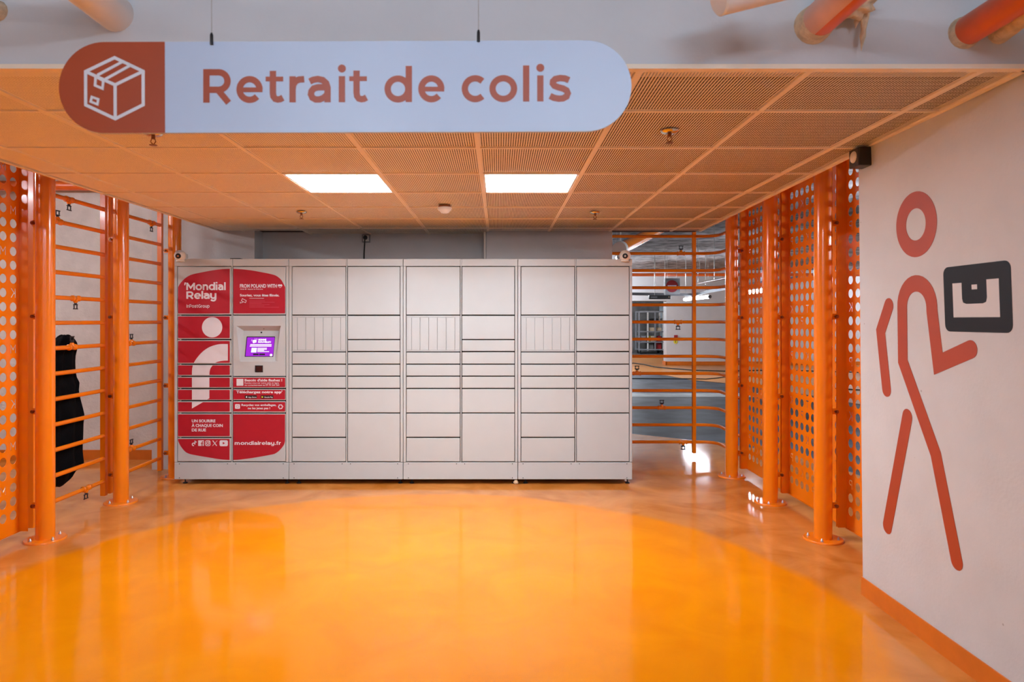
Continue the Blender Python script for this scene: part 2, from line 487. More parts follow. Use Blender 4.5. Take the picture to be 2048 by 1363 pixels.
# far end of the car park
fw = MB()
fw.box(5.49, 18, 22, 22.4, -.1, SLAB); fw.box(0, 5.49, 22, 22.4, 2.10, SLAB); fw.box(0, 3.2, 22, 22.4, -.1, 2.10)
struct(fw.build('wall_far', 'white_wall'))
fw = MB(); fw.box(5.47, 18, 21.96, 22, 0, .12); fw.box(5.45, 5.49, 21.96, 22.4, 0, .12)
struct(fw.build('baseboard_far', 'base_orange'))
fw = MB(); fw.box(2.5, 9, 31.2, 31.5, -.1, SLAB)
struct(fw.build('wall_far_bay', 'concrete'))
fw = MB(); fw.box(18, 18.2, -4.5, 34, -.1, SLAB)
struct(fw.build('wall_car_park', 'white_wall'))
# fascia above the front edge of the suspended ceiling
fa = MB(); fa.box(-4.2, WX(2.4), 2.335, 2.45, CEIL+.012, SLAB)
struct(fa.build('wall_fascia', 'fascia'))

# ------------------------------------------------------------ suspended ceiling
RL = [(2.0, 1.838), (2.33, 1.848), (3.4, 1.88), (5.85, 1.961), (6.9, 2.0)]
def rlim(y):
    for (a, b), (c, d) in zip(RL, RL[1:]):
        if y <= c: return b+(d-b)*(y-a)/(c-a)
    return RL[-1][1]
def rinv(x):
    for (a, b), (c, d) in zip(RL, RL[1:]):
        if x <= d: return a+(c-a)*(x-b)/(d-b)
    return RL[-1][0]
GX = [-2.72]+[-.105+.6*k for k in range(-4, 4)]
GY = [2.345]+[2.825+.6*k for k in range(7)]
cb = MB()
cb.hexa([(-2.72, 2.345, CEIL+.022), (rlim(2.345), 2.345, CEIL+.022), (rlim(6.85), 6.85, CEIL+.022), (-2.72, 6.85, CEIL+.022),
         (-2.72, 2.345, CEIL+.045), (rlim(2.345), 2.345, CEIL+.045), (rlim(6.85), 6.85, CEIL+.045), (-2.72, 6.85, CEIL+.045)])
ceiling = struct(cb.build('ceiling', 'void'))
PITCH = .012
def tile_mesh(x0, x1, y0, y1, slant=False):
    """expanded metal tile: tilted strands along the depth, with a flat rim"""
    mb = MB()
    n = int(round((x1-x0)/PITCH))
    for i in range(n):
        a = x0+i*PITCH; ya = y0
        if slant: ya = max(y0, rinv(a+.01))
        if ya > y1-.01: continue
        mb.add([(a, ya, CEIL+.004), (a+.0080, ya, CEIL+.0052), (a+.0080, y1, CEIL+.0052), (a, y1, CEIL+.004)], [(0,1,2,3)])
    for q in range(1, 12):        # cross links that tie the strands together
        y = y0+(y1-y0)*q/12
        xe = min(x1, rlim(y)-.003) if slant else x1
        if xe > x0+.02: mb.add([(x0, y-.0012, CEIL+.0046), (xe, y-.0012, CEIL+.0046), (xe, y+.0012, CEIL+.0046), (x0, y+.0012, CEIL+.0046)], [(0,1,2,3)])
    return mb
lamps = {(4.025, -1.305): 0, (4.025, -.105): 1}
shared = {}
for j, y0 in enumerate(GY):
    y1 = GY[j+1] if j+1 < len(GY) else None
    for i, x0 in enumerate(GX):
        x1 = GX[i+1] if i+1 < len(GX) else None
        yy1 = y1 if y1 else (6.85 if -2.4 < x0 < -.2 else 6.62)
        if any(abs(x0-k[1]) < .01 and abs(y0-k[0]) < .01 for k in lamps): continue
        if x1 is None:
            o = tile_mesh(x0+.012, rlim(yy1)-.012, y0+.008, yy1-.008, True).build('ceiling_tile', 'ceil', ceiling, recalc=False)
            continue
        key = (round(x1-x0, 3), round(yy1-y0, 3))
        if key not in shared:
            mb = tile_mesh(.012, x1-x0-.012, .008, yy1-y0-.008)
            o = mb.build('ceiling_tile', 'ceil', ceiling, recalc=False)
            shared[key] = o.data
        else:
            o = link('ceiling_tile', shared[key], ceiling)
        dz = random.choice((0, 0, 0, .0015))
        o.location = (x0, y0, dz)
for x in GX[1:]:
    mb = MB(); ya = max(2.345, rinv(x) if x > 1.84 else 2.345); mb.box(x-.012, x+.012, ya, 6.85 if -2.4 < x < -.13 else 6.62, CEIL-.002, CEIL+.008)
    mb.build('ceiling_tee', 'ceil', ceiling)
for y in GY[1:]:
    mb = MB(); mb.box(-2.72, rlim(y), y-.011, y+.011, CEIL-.001, CEIL+.008)
    mb.build('ceiling_tee', 'ceil', ceiling)
mb = MB(); mb.box(-2.74, -2.715, 2.345, 6.62, CEIL-.004, CEIL+.10)
mb.build('edge_profile', 'ceil', ceiling)
mb = MB(); mb.box(-2.74, rlim(2.34), 2.328, 2.362, CEIL-.004, CEIL+.012)
mb.build('edge_profile', 'ceil', ceiling)
mb = MB()
for (a, b) in zip([2.335, 3.4, 5.85], [3.4, 5.85, 6.62]):
    mb.hexa([(rlim(a)-.02, a, CEIL-.004), (rlim(a)+.004, a, CEIL-.004), (rlim(b)+.004, b, CEIL-.004), (rlim(b)-.02, b, CEIL-.004),
             (rlim(a)-.02, a, CEIL+.10), (rlim(a)+.004, a, CEIL+.10), (rlim(b)+.004, b, CEIL+.10), (rlim(b)-.02, b, CEIL+.10)])
mb.build('edge_profile', 'ceil', ceiling)

def led_panel(x, y, label):
    t = thing('ceiling_light', (x+.3, y+.3, CEIL), label, 'light', 'square light panels in the suspended ceiling')
    mb = MB(); x0, x1, y0, y1 = x+.012, x+.588, y+.011, y+.589
    for b in ((x0, x1, y0, y0+.012), (x0, x1, y1-.012, y1), (x0, x0+.012, y0+.012, y1-.012), (x1-.012, x1, y0+.012, y1-.012)):
        mb.box(b[0], b[1], b[2], b[3], CEIL, CEIL+.02)
    mb.build('frame', 'white_plastic', t)
    mb = MB(); mb.box(x0+.012, x1-.012, y0+.012, y1-.012, CEIL+.004, CEIL+.012)
    mb.build('diffuser', 'lamp', t)
led_panel(-1.305, 4.025, 'glowing white square light panel left of the smoke detector in the ceiling')
led_panel(-.105, 4.025, 'glowing white square light panel right of the smoke detector in the ceiling')

# ------------------------------------------------------------ hanging sign
SD = 1.75
ROLL = math.radians(.2)
sc = P(690, 173, SD)
def smap(px, py, h):
    p = P(px, py, SD)-sc
    x = p.x*math.cos(ROLL)-p.z*math.sin(ROLL); z = p.x*math.sin(ROLL)+p.z*math.cos(ROLL)
    return Vector((sc.x+x, SD-h, sc.z+z))
def smap0(px, py, h):         # for lettering already measured along the tilt
    p = P(px, py, SD); return Vector((p.x, SD-h, p.z))
sg = thing('hanging_sign', (sc.x, SD, sc.z-.12), 'long rounded hanging sign with brown parcel icon and brown lettering', 'sign')
top, bot, lx, rx = 82.3, 264.2, 118, 1263
rad = (bot-top)/2; cyy = (bot+top)/2
bodyR = [(330, bot), (rx-rad, bot)]+arc(rx-rad, cyy, rad, rad, 90, -90, 28)+[(rx-rad, top), (330, top)]
bodyL = [(330, top), (lx+rad, top)]+arc(lx+rad, cyy, rad, rad, 270, 90, 28)+[(lx+rad, bot), (330, bot)]
def clean(poly):
    out = []
    for p in poly:
        if not out or (abs(p[0]-out[-1][0])+abs(p[1]-out[-1][1])) > .01: out.append(p)
    return out
mb = MB(); pl = clean(bodyR)
full = clean([(lx+rad, bot), (rx-rad, bot)]+arc(rx-rad, cyy, rad, rad, 90, -90, 28)+[(lx+rad, top)]+arc(lx+rad, cyy, rad, rad, 270, 90, 28))
mb.prism(full, lambda u, v, h: smap(u, v, h-.012), .012)
mb.add([smap(u, v, -.012) for u, v in full], [tuple(reversed(range(len(full))))])
sign_board = mb.build('board', 'sign_white', sg)
mb = MB(); mb.prism(clean(bodyL), lambda u, v, h: smap(u, v, h), .0006)
sign_brown = mb.build('brown_end', 'sign_brown', sg)
# lettering, each letter where it stands (left edge in photo pixels, tilt of the board followed)
for ch, x0 in (('R', 406.7), ('e', 473), ('t', 531.5), ('r', 579), ('a', 615.5), ('i', 677.6), ('t', 698.7), ('d', 769), ('e', 836.5), ('c', 923.4), ('o', 978.8), ('l', 1046), ('i', 1074.3), ('s', 1097)):
    base = 205.3-(x0-406)*.0037
    mb = MB(); glyph(mb, ch, smap0, .0008, lambda a, b, x0=x0, base=base: (x0+a, base-b))
    mb.build('letter', 'sign_brown', sg)
mb = MB()
def I(x, y): return (100+x/5.39, 70+y/5.39)
_h = [.0012]
def ist(pts, closed=False, w=6.3):
    _h[0] += .00015; mb.stroke([I(*p) for p in pts], w, smap, _h[0], closed)
ist([(700,237),(1007,385),(1007,745),(705,895),(387,745),(387,385)], True)
ist([(387,385),(705,530),(1007,385)]); ist([(705,530),(705,895)])
ist([(780,285),(515,425)], w=5.4); ist([(865,325),(600,470)], w=5.4)
ist([(498,430),(490,535),(570,570),(580,475)], w=5.0); ist([(520,455),(570,480)], w=5.)
ist([(455,660),(525,685),(515,740),(442,710)], True, w=4.6)
mb.build('parcel_icon', 'white_vinyl', sign_brown)
for px, py in ((424.5, 90), (957, 84)):
    p = P(px, py, SD)
    mb = MB(); mb.tube([(p.x, SD-.004, p.z+.02), (p.x, SD-.004, SLAB)], .0011, 6)
    cab = mb.build('suspension_cable', 'steel', sg)
    mb = MB(); mb.tube([(p.x, SD-.004, p.z), (p.x, SD-.004, p.z+.004), (p.x, SD-.004, p.z+.024), (p.x, SD-.004, p.z+.03)], [.0042, .0042, .0042, .002], 10)
    mb.build('cable_clamp', 'black', cab)

# ------------------------------------------------------------ parcel lockers
def DX(px): return (px-CX)*D/F
def DZ(py): return HC-(py-CY)*D/F
def dmap(off):
    return lambda px, py, h: Vector((DX(px), D-off-h, DZ(py)))
dm = dmap(0.)
def A3(x, y): return (340+x/5.454, 500+y/5.454)
def A4(x, y): return (340+x/5.454, 730+y/5.454)

mods = [348.3, 577.6, 806.2, 1035.6, 1264.8]
mlabel = ['parcel locker unit with red decals and payment screen, leftmost of the row',
          'plain white parcel locker unit standing directly right of the red one',
          'plain white parcel locker unit, second from the right end of the row',
          'plain white parcel locker unit at the right end, beside the orange railing']
TOPZ, BOTZ = DZ(517.5), DZ(958)
def door(t, x0, x1, y0, y1, name='door', b=.003):
    mb = MB(); mb.bbox(DX(x0+.15), DX(x1-.15), D, D+.016, DZ(y1-.35), DZ(y0+.35), b, 1)
    return mb.build(name, 'locker', t)
left_rows = [(532.9, 629.2), (704, 727.2), (728.6, 751.3), (752.7, 775.9), (777.3, 824.9), (826.3, 873.6), (875.2, 922.6)]
right_rows = [(532.9, 629.2), (630.8, 678.1), (679.5, 702), (703.6, 727.2), (728.6, 751.3), (752.7, 775.9), (777.3, 824.9), (826.3, 922.6)]
m1l = [(532.9, 629.2), (630.6, 677.9), (679.5, 727.3), (728.8, 751.5), (753, 775.8), (777.5, 800.2), (801.8, 825), (826.4, 874), (875.4, 922.6)]
m1r = [(532.9, 629.2), (753, 775.8), (777.5, 800.2), (801.8, 825), (826.4, 922.6)]
doors1 = {}
lockers = []
for k in range(4):
    a, b = mods[k]+.5, mods[k+1]-.5
    t = thing('parcel_locker', (DX((a+b)/2), D+.3, 0), mlabel[k], 'locker', 'parcel locker units in a row')
    lockers.append(t)
    la, lb = a+6.2, a+113.2; ra, rb = a+117.2, b-6.0     # door columns in pixels
    mb = MB(); mb.box(DX(a), DX(b), D+.039, D+.60, BOTZ, TOPZ)
    mb.build('carcass', 'locker', t)
    mb = MB(); mb.box(DX(a+4), DX(b-4), D+.034, D+.038, DZ(923.5), DZ(532))
    mb.build('door_recess', 'gap', t)
    for (s0, s1) in ((a, a+5.2), (b-5.0, b)):
        mb = MB(); mb.bbox(DX(s0), DX(s1), D, D+.04, DZ(923.6), DZ(532), .002, 1); mb.build('stile', 'locker', t)
    mb = MB(); mb.box(DX(lb+1.1), DX(ra-1.1), D-.001, D+.04, DZ(924), DZ(517.5)); mb.build('centre_post', 'locker', t)
    for (s0, s1) in ((a, lb+.7), (ra-.7, b)):
        mb = MB(); mb.bbox(DX(s0), DX(s1), D, D+.04, DZ(531.8), TOPZ, .002, 1); mb.build('top_panel', 'locker', t)
    mb = MB(); mb.bbox(DX(a), DX(b), D, D+.04, BOTZ, DZ(924.2), .002, 1); mb.build('plinth', 'locker', t)
    for sx, sy in ((a+10, 927), (lb-7, 927), (ra+5.5, 927), (b-10.5, 927), (a+10, 955), (b-10.5, 955)):
        mb = MB(); mb.lathe([(.0042, 0), (.0042, .0012), (.002, .0018)], (DX(sx), D, DZ(sy)), '-y', 8); mb.build('screw', 'gap', t)
    for sx in (a+15.5, b-7):
        for yy in (D+.06, D+.53):
            mb = MB(); mb.lathe([(.021, 0), (.021, .006), (.012, .011), (.0055, .012), (.0055, BOTZ)], (DX(sx), yy, 0), 'z', 12); mb.build('foot', 'rubber', t)
    if k == 0:
        for i, (y0, y1) in enumerate(m1l): doors1['l', i] = door(t, la, lb, y0, y1)
        for i, (y0, y1) in enumerate(m1r): doors1['r', i] = door(t, ra, rb, y0, y1)
        M1 = (t, la, lb, ra, rb)
    else:
        for y0, y1 in left_rows: door(t, la, lb, y0, y1)
        for y0, y1 in right_rows: door(t, ra, rb, y0, y1)
        # narrow upright compartments
        mb = MB()
        x0, x1, y0, y1 = la, lb, 630.8, 702.4
        mb.box(DX(x0), DX(x1), D+.012, D+.0184, DZ(y1), DZ(y0))
        mb.box(DX(x0), DX(x1), D, D+.012, DZ(y0+3), DZ(y0)); mb.box(DX(x0), DX(x1), D, D+.012, DZ(y1), DZ(y1-2.4))
        sp = mb.build('compartment_frame', 'locker', t)
        cuts = [x0, x0+10.2, x0+27.2, x0+44.6, x0+61.8, x0+79.4, x0+97, x1]
        for c0, c1 in zip(cuts, cuts[1:]):
            mb = MB(); mb.bbox(DX(c0+.32), DX(c1-.32), D+.001, D+.0118, DZ(y1-2.8), DZ(y0+3.5), .001, 1)
            mb.build('slot_door', 'locker', sp)
# --- decals of the first unit
def cr(pts, a, b, n=4):
    """smooth the run a..b of an outline"""
    run = pts[a:b+1]; out = []
    for i in range(len(run)-1):
        p0 = run[max(i-1, 0)]; p1 = run[i]; p2 = run[i+1]; p3 = run[min(i+2, len(run)-1)]
        for k in range(n):
            t = k/n
            out.append(tuple(.5*((2*p1[j])+(-p0[j]+p2[j])*t+(2*p0[j]-5*p1[j]+4*p2[j]-p3[j])*t*t+(-p0[j]+3*p1[j]-3*p2[j]+p3[j])*t**3) for j in (0, 1)))
    return pts[:a]+out+pts[b:]
def decal(parent, poly, m, off=0., th=.0006, name='red_decal'):
    mb = MB(); mb.prism(clean(poly), dmap(off), th); return mb.build(name, m, parent)
def R4(x0, y0, x1, y1, f=A4, r=1.6):
    p, q = f(x0, y0), f(x1, y1); return rrect(p[0], p[1], q[0], q[1], r)
L_ = lambda i: doors1['l', i]
R_ = lambda i: doors1['r', i]
decal(L_(0), [A3(*p) for p in cr([(652,203),(560,208),(450,222),(340,243),(250,262),(195,285),(150,320),(110,365),(88,405),(88,684),(94,691),(646,691),(652,684)], 0, 8)], 'red')
decal(R_(0), [A3(*p) for p in cr([(691,203),(800,210),(900,222),(1000,240),(1100,260),(1160,280),(1210,320),(1240,370),(1257,405),(1257,682),(1250,690),(698,690),(691,682)], 0, 8)], 'red')
decal(L_(1), R4(88,722,652,958,A3), 'red')
decal(L_(1), arc(*A3(460,840), 111/5.454, 111/5.454, 0, 360, 40)[:-1], 'white_vinyl', .0007, name='white_disc')
decal(L_(2), R4(88,990,652,1228,A3), 'red')
decal(L_(2), [A3(*p) for p in cr([(632,1023),(560,1023),(510,1030),(440,1052),(380,1087),(335,1127),(300,1168),(275,1203),(262,1228),(492,1228),(520,1216),(555,1208),(590,1204),(632,1203)], 0, 8)], 'white_vinyl', .0007, name='white_arch')
decal(L_(3), R4(88,1.,652,105), 'red')
decal(L_(3), [A4(*p) for p in cr([(250,1),(243,35),(240,70),(240,105),(430,105),(432,75),(440,42),(452,18),(466,1)], 4, 8)], 'white_vinyl', .0007, name='white_arch')
decal(L_(4), R4(88,135,652,239), 'red'); decal(L_(4), [A4(*p) for p in [(240,135),(430,135),(430,239),(240,239)]], 'white_vinyl', .0007, name='white_arch')
decal(L_(5), R4(88,268,652,374), 'red'); decal(L_(5), [A4(*p) for p in [(240,268),(430,268),(430,360),(404,374),(240,374)]], 'white_vinyl', .0007, name='white_arch')
decal(L_(6), R4(88,402,652,505), 'red'); decal(L_(6), [A4(*p) for p in [(240,402),(360,402),(240,471)]], 'white_vinyl', .0007, name='white_arch')
decal(L_(7), R4(88,535,652,773), 'red')
decal(L_(8), [A4(*p) for p in cr([(88,803),(650,803),(650,1032),(560,1026),(430,1006),(300,984),(210,965),(165,940),(130,900),(105,860),(88,820)], 2, 10)], 'red')
decal(R_(1), R4(690,135,1257,239), 'red'); decal(R_(2), R4(690,268,1257,372), 'red'); decal(R_(3), R4(690,401,1257,504), 'red')
decal(R_(4), [A4(*p) for p in cr([(690,535),(1255,535),(1255,830),(1240,872),(1200,922),(1155,958),(1100,975),(900,1010),(760,1028),(690,1032)], 2, 9)], 'red')
lm = dmap(.0007)
class Split:      # each line of text or shape drawn becomes its own sub-part
    def __init__(s): s.parts = []
    def new(s): s.parts.append(MB()); return s.parts[-1]
    def prism(s, *a, **k): return s.new().prism(*a, **k)
    def stroke(s, *a, **k): return s.new().stroke(*a, **k)
    def add(s, *a, **k): return s.new().add(*a, **k)
def letters(parent, fn, name='lettering', m='white_vinyl', split=False):
    if split:
        sp = Split(); fn(sp)
        return [q.build(name, m, parent) for q in sp.parts]
    mb = MB(); fn(mb); return mb.build(name, m, parent)
U = 1/5.454
def w3(mb, s, x0, x1, base, cap, f=A3, **k):
    if isinstance(mb, Split): mb = mb.new()
    word(mb, s, f(x0,0)[0], f(x1,0)[0], f(0,base)[1], cap*U, lm, .0005, **k)
def t3(mb, s, x0, x1, base, cap, f=A4, bold=.025, mp=None):
    type_text(mb, s, f(x0,0)[0], f(x1,0)[0], f(0,base)[1], cap*U, mp or lm, .0005, bold)
letters(L_(0), lambda mb: (w3(mb, 'Mondial', 180, 607, 435, 80, gap=7, sw=14.5), w3(mb, 'Relay', 180, 507, 530, 80, gap=5, sw=14.5),
        w3(mb, 'InPostGroup', 180, 432, 627, 36, gap=7, sw=11.5),
        mb.prism([A3(*p) for p in [(160,352),(176,352),(166,382),(155,382)]], lm, .0005)), split=True)
def heart(mb):
    p = [(1175,385),(1182,374),(1192,370),(1201,378),(1210,370),(1220,374),(1227,385)]
    mb.prism([A3(*q) for q in p+[(1222,393),(1180,393)]], lm, .0005)
    mb.stroke([A3(*q) for q in [(1183,396),(1201,409),(1219,396)]], .7, lm, .0005)
def camicon(mb):
    mb.stroke([A3(*q) for q in [(790,528),(833,550),(824,572),(779,552)]], 1.0, lm, .0005, True)
    mb.stroke([A3(*q) for q in [(764,576),(785,572),(800,562)]], 1.2, lm, .0005); mb.stroke([A3(*q) for q in [(767,562),(767,582)]], 1.2, lm, .0005)
letters(R_(0), lambda mb: (t3(mb, 'FROM POLAND WITH', 763, 1167, 408, 37, A3, .03), heart(mb), t3(mb, 'Avec     depuis la Pologne', 765, 1013, 430, 11, A3, .02),
        mb.prism([A3(*p) for p in [(818,422),(823,418),(827,421),(831,418),(836,422),(827,433)]], lm, .0005),
        t3(mb, 'Souriez, vous \u00eates film\u00e9s.', 763, 1192, 503, 24, A3, .035), camicon(mb)), split=True)
def lines(mb):
    for x1, y in ((1025,525),):
        mb.prism([A3(865,y-2), A3(x1,y-2), A3(x1,y+2), A3(865,y+2)], lm, .0004)
letters(R_(0), lines)
def faint(mb):
    for x1, y in ((1035,553),(1140,567),(1000,580),(1085,593),(1030,607),(1190,622)):
        mb.prism([A3(865,y-2.5), A3(x1,y-2.5), A3(x1,y+2.5), A3(865,y+2.5)], lm, .0004)
M['faint_print'] = mat('faint_print', lin((200, 70, 90)), .4, noise=.1)
letters(R_(0), faint, 'small_print', 'faint_print')
letters(L_(7), lambda mb: (t3(mb, 'UN SOURIRE', 238, 496, 621, 29, A4, .035), t3(mb, '\u00c0 CHAQUE COIN', 236, 576, 671, 29, A4, .035), t3(mb, 'DE RUE', 238, 393, 720, 29, A4, .035)), split=True)
# social icons
def soc(mb):
    mb.stroke([A4(*q) for q in arc(257,862,14,14,70,380,14)[:-3]], 1.9, lm, .0005)
    mb.stroke([A4(*q) for q in [(272,864),(272,820)]], 1.8, lm, .0005); mb.stroke([A4(*q) for q in [(271,822),(278,834),(290,838)]], 1.8, lm, .0005)
letters(L_(8), soc, 'social_icon')
def soc2(mb):
    mb.prism(R4(308,818,370,879,A4,.6), lm, .0004)
s2 = letters(L_(8), soc2, 'social_icon')
letters(L_(8), lambda mb: (mb.stroke([A4(*q) for q in [(350,879),(350,842),(354,834),(366,833)]], 1.7, dmap(.0012), .0004), mb.stroke([A4(*q) for q in [(336,853),(364,853)]], 1.5, dmap(.0012), .0004)), 'social_icon', 'red')
letters(L_(8), lambda mb: (mb.stroke([tuple(q) for q in R4(388,822,438,876,A4,2.6)], 1.4, lm, .0005, True), mb.stroke([A4(*q) for q in arc(413,849,13,13,0,360,18)[:-1]], 1.3, lm, .0005, True),
        mb.prism([A4(*q) for q in arc(428,833,4,4,0,360,10)[:-1]], lm, .0005)), 'social_icon')
letters(L_(8), lambda mb: (mb.stroke([A4(*q) for q in [(466,820),(510,878)]], 1.8, lm, .0005), mb.stroke([A4(*q) for q in [(516,820),(464,878)]], .8, lm, .0005)), 'social_icon')
letters(L_(8), lambda mb: mb.prism(R4(541,817,632,882,A4,3), lm, .0004), 'social_icon')
letters(L_(8), lambda mb: mb.prism([A4(*q) for q in [(576,835),(576,863),(602,849)]], dmap(.0012), .0004), 'social_icon', 'red')
letters(R_(1), lambda mb: (t3(mb, "Besoin d'aide flashez !", 814, 1224, 175, 25, A4, .035), t3(mb, 'ou contactez-nous au 09 70 264 264', 814, 1192, 223, 15, A4, .015)), split=True)
letters(R_(1), lambda mb: t3(mb, 'Rendez-vous sur notre aide en ligne', 814, 1188, 200, 15, A4, .01), 'small_print', 'white_vinyl')
letters(R_(1), lambda mb: mb.prism(R4(726,148,801,223,A4,.4), lm, .0004), 'white_square')
letters(R_(2), lambda mb: t3(mb, "T\u00e9l\u00e9chargez notre app'", 723, 1225, 304, 26, A4, .035))
for x0, x1 in ((818, 948), (990, 1128)):
    letters(R_(2), lambda mb: mb.prism(R4(x0,328,x1,362,A4,.8), lm, .0004), 'store_badge', 'black')
def st(mb):
    m2 = dmap(.0013)
    t3(mb, 'App Store', 853, 943, 355, 14, A4, .02, m2); t3(mb, 'Google Play', 1030, 1123, 355, 14, A4, .02, m2)
    mb.prism([A4(*q) for q in arc(836,346,8,9,0,360,12)[:-1]], m2, .0004)
letters(R_(2), st, split=True)
letters(R_(2), lambda mb: mb.prism([A4(*q) for q in [(1000,335),(1000,357),(1022,346)]], dmap(.0013), .0004), 'store_badge', 'yellow')
letters(R_(3), lambda mb: (t3(mb, 'Recyclez vos emballages,', 780, 1160, 443, 21, A4, .03), t3(mb, 'ne les jetez pas !', 850, 1092, 478, 21, A4, .03)), split=True)
letters(R_(3), lambda mb: mb.prism(R4(710,424,764,474,A4,1.6), lm, .0004), 'parcel_icon')
letters(R_(3), lambda mb: mb.stroke([tuple(q) for q in R4(726,438,748,460,A4,.6)], .6, dmap(.0012), .0004, True), 'parcel_icon', 'faint_print')
def recyc(mb):
    for k in range(3):
        mb.stroke([A4(*q) for q in arc(1206,452,21,21,-95+120*k,-20+120*k,6)], 1.9, lm, .0005)
        a = math.radians(-12+120*k); c = (1206+21*math.cos(a), 452+21*math.sin(a))
        mb.prism([A4(c[0]+11*math.cos(a), c[1]+11*math.sin(a)), A4(c[0]-11*math.cos(a), c[1]-11*math.sin(a)), A4(c[0]-13*math.sin(a), c[1]+13*math.cos(a))], lm, .0005)
letters(R_(3), recyc, 'recycling_icon')
letters(R_(4), lambda mb: w3(mb, 'mondialrelay.fr', 706, 1210, 867, 37, A4, gap=7, sw=13))

# --- terminal panel with its sloping screen well
t, la, lb, ra, rb = M1
x0, x1, z0, z1 = DX(ra), DX(rb), DZ(751.5), DZ(630.6)
fq = [A3(723,825), A3(1208,825), A3(1175,1215), A3(765,1215)]
FQ = [(DX(p[0]), D, DZ(p[1])) for p in fq]
DEP = .075
cxm = (FQ[0][0]+FQ[1][0])/2
zt = DZ(A3(0,878)[1])+.0
BT = [(cxm-.160, D+DEP, zt), (cxm+.160, D+DEP, zt)]
BB = [(cxm-.150, D+.004, FQ[2][2]+.008), (cxm+.150, D+.004, FQ[2][2]+.008)]
mb = MB()
vs = [(x0,D,z1),(x1,D,z1),(x1,D,z0),(x0,D,z0)]+FQ+[BT[0], BT[1], BB[1], BB[0]]+[(x0,D+.0184,z1),(x1,D+.0184,z1),(x1,D+.0184,z0),(x0,D+.0184,z0)]
mb.add(vs, [(0,1,5,4),(1,2,6,5),(2,3,7,6),(3,0,4,7),(4,5,9,8),(5,6,10,9),(6,7,11,10),(7,4,8,11),(8,9,10,11),(0,12,13,1),(1,13,14,2),(2,14,15,3),(3,15,12,0)])
term = mb.build('terminal_panel', 'locker', t, recalc=False)
# cut the carcass and recess back behind the well: they start behind it
for o in t.children:
    if o.name.startswith('carcass') or o.name.startswith('door_recess'):
        bm = bmesh.new(); bm.from_mesh(o.data)
        if o.name.startswith('carcass'):
            for v in bm.verts:
                if v.co.y < D+.1: v.co.y = D+.10
        else:
            for v in bm.verts: v.co.y += .06
        bm.to_mesh(o.data); bm.free()
# plane of the sloping bed
q0 = Vector(BB[0]); eu = (Vector(BB[1])-q0).normalized(); mid_b = (Vector(BB[0])+Vector(BB[1]))/2; mid_t = (Vector(BT[0])+Vector(BT[1]))/2
ev = (mid_t-mid_b).normalized(); en = eu.cross(ev).normalized()
if en.y > 0: en = -en
hl = (mid_t-mid_b).length
def smp(u, v, h): return mid_b+eu*u+ev*v+en*h
mb = MB(); mb.prism(rrect(-.128,.036,.128,.222,.003), smp, .0015); mb.build('screen_bezel', 'black', term)
mb = MB(); mb.prism(rrect(-.121,.041,.125,.214,.001), lambda u, v, h: smp(u, v, h+.0015), .0006); mb.build('screen', 'screen', term)
def SC(x, y):   # zoom of the display, 1752 px wide over 90 px
    return ((x-800)/1060*.244+.002, .214-(y-295)/770*.173)
scm = lambda u, v, h: smp(*SC(u, v), h+.0022)
mb = MB()
type_text(mb, 'BONNE', 712, 1015, 425, 62, scm, .0004, .05); type_text(mb, 'NOUVELLE !', 705, 1205, 518, 62, scm, .0004, .05)
for x_0, x_1, y, h in ((410,1240,612,34),(395,1240,672,34),(705,1070,752,26),(705,1070,800,26),(705,970,846,26),(705,1165,892,26)):
    mb.prism(rrect(x_0, y-h, x_1, y, 10, 3), scm, .0004)
mb.prism([(495,410),(625,390),(645,500),(520,540),(495,500)], scm, .0004)
for cx_, cy_ in ((455,400),(455,440),(575,352),(640,350),(660,392)):
    mb.prism([(cx_-14,cy_+12),(cx_,cy_-14),(cx_+14,cy_+8)], scm, .0004)
mb.prism([(1255+50*math.cos(a*pi/8), 1020+50*math.sin(a*pi/8)) for a in range(16)], scm, .0004)
mb.build('screen_text', 'screen_white', term)
mb = MB(); mb.prism([(475,725),(680,725),(670,912),(468,912)], scm, .0004); mb.build('screen_picture', 'screen_cyan', term)
mb = MB(); mb.prism(rrect(555,960,770,1025,20), scm, .0004); mb.prism(rrect(795,960,1020,1025,20), scm, .0004); mb.build('screen_button', 'black', term)
mb = MB(); mb.prism(rrect(-.006,.252,.008,.266,.001), smp, .001); mb.build('sensor_window', 'black', term)
ps = A3(1003,863); mb = MB(); mb.lathe([(.004,0),(.004,.004),(.001,.005)], (DX(ps[0])+.002, D+.045, DZ(ps[1])+.004), '-y', 10); mb.build('camera_lens', 'black', term)
pa, pb = A3(928,1256), A3(1014,1330)
mb = MB()
xa, xb, za, zb = DX(pa[0]), DX(pb[0]), DZ(pb[1]), DZ(pa[1])
for q in ((xa,xb,zb-.008,zb),(xa,xb,za,za+.008),(xa,xa+.008,za+.008,zb-.008),(xb-.008,xb,za+.008,zb-.008)):
    mb.box(q[0], q[1], D-.003, D-.0003, q[2], q[3])
mb.build('scanner_frame', 'black', term)
M['scanner_glass'] = mat('scanner_glass', (.06, .015, .012), .15, noise=.2, nscale=60)
mb = MB(); mb.box(xa+.008, xb-.008, D-.0012, D-.0002, za+.008, zb-.008); mb.build('scanner_window', 'scanner_glass', term)

# small dark clip on the locker top
mb = MB(); mb.bbox(DX(458), DX(479), D+.02, D+.10, TOPZ, TOPZ+.009, .003, 2)
tag(mb.build('cable_entry_cap', 'black'), 'small black flat cap on top of the red-decal locker', 'cap')

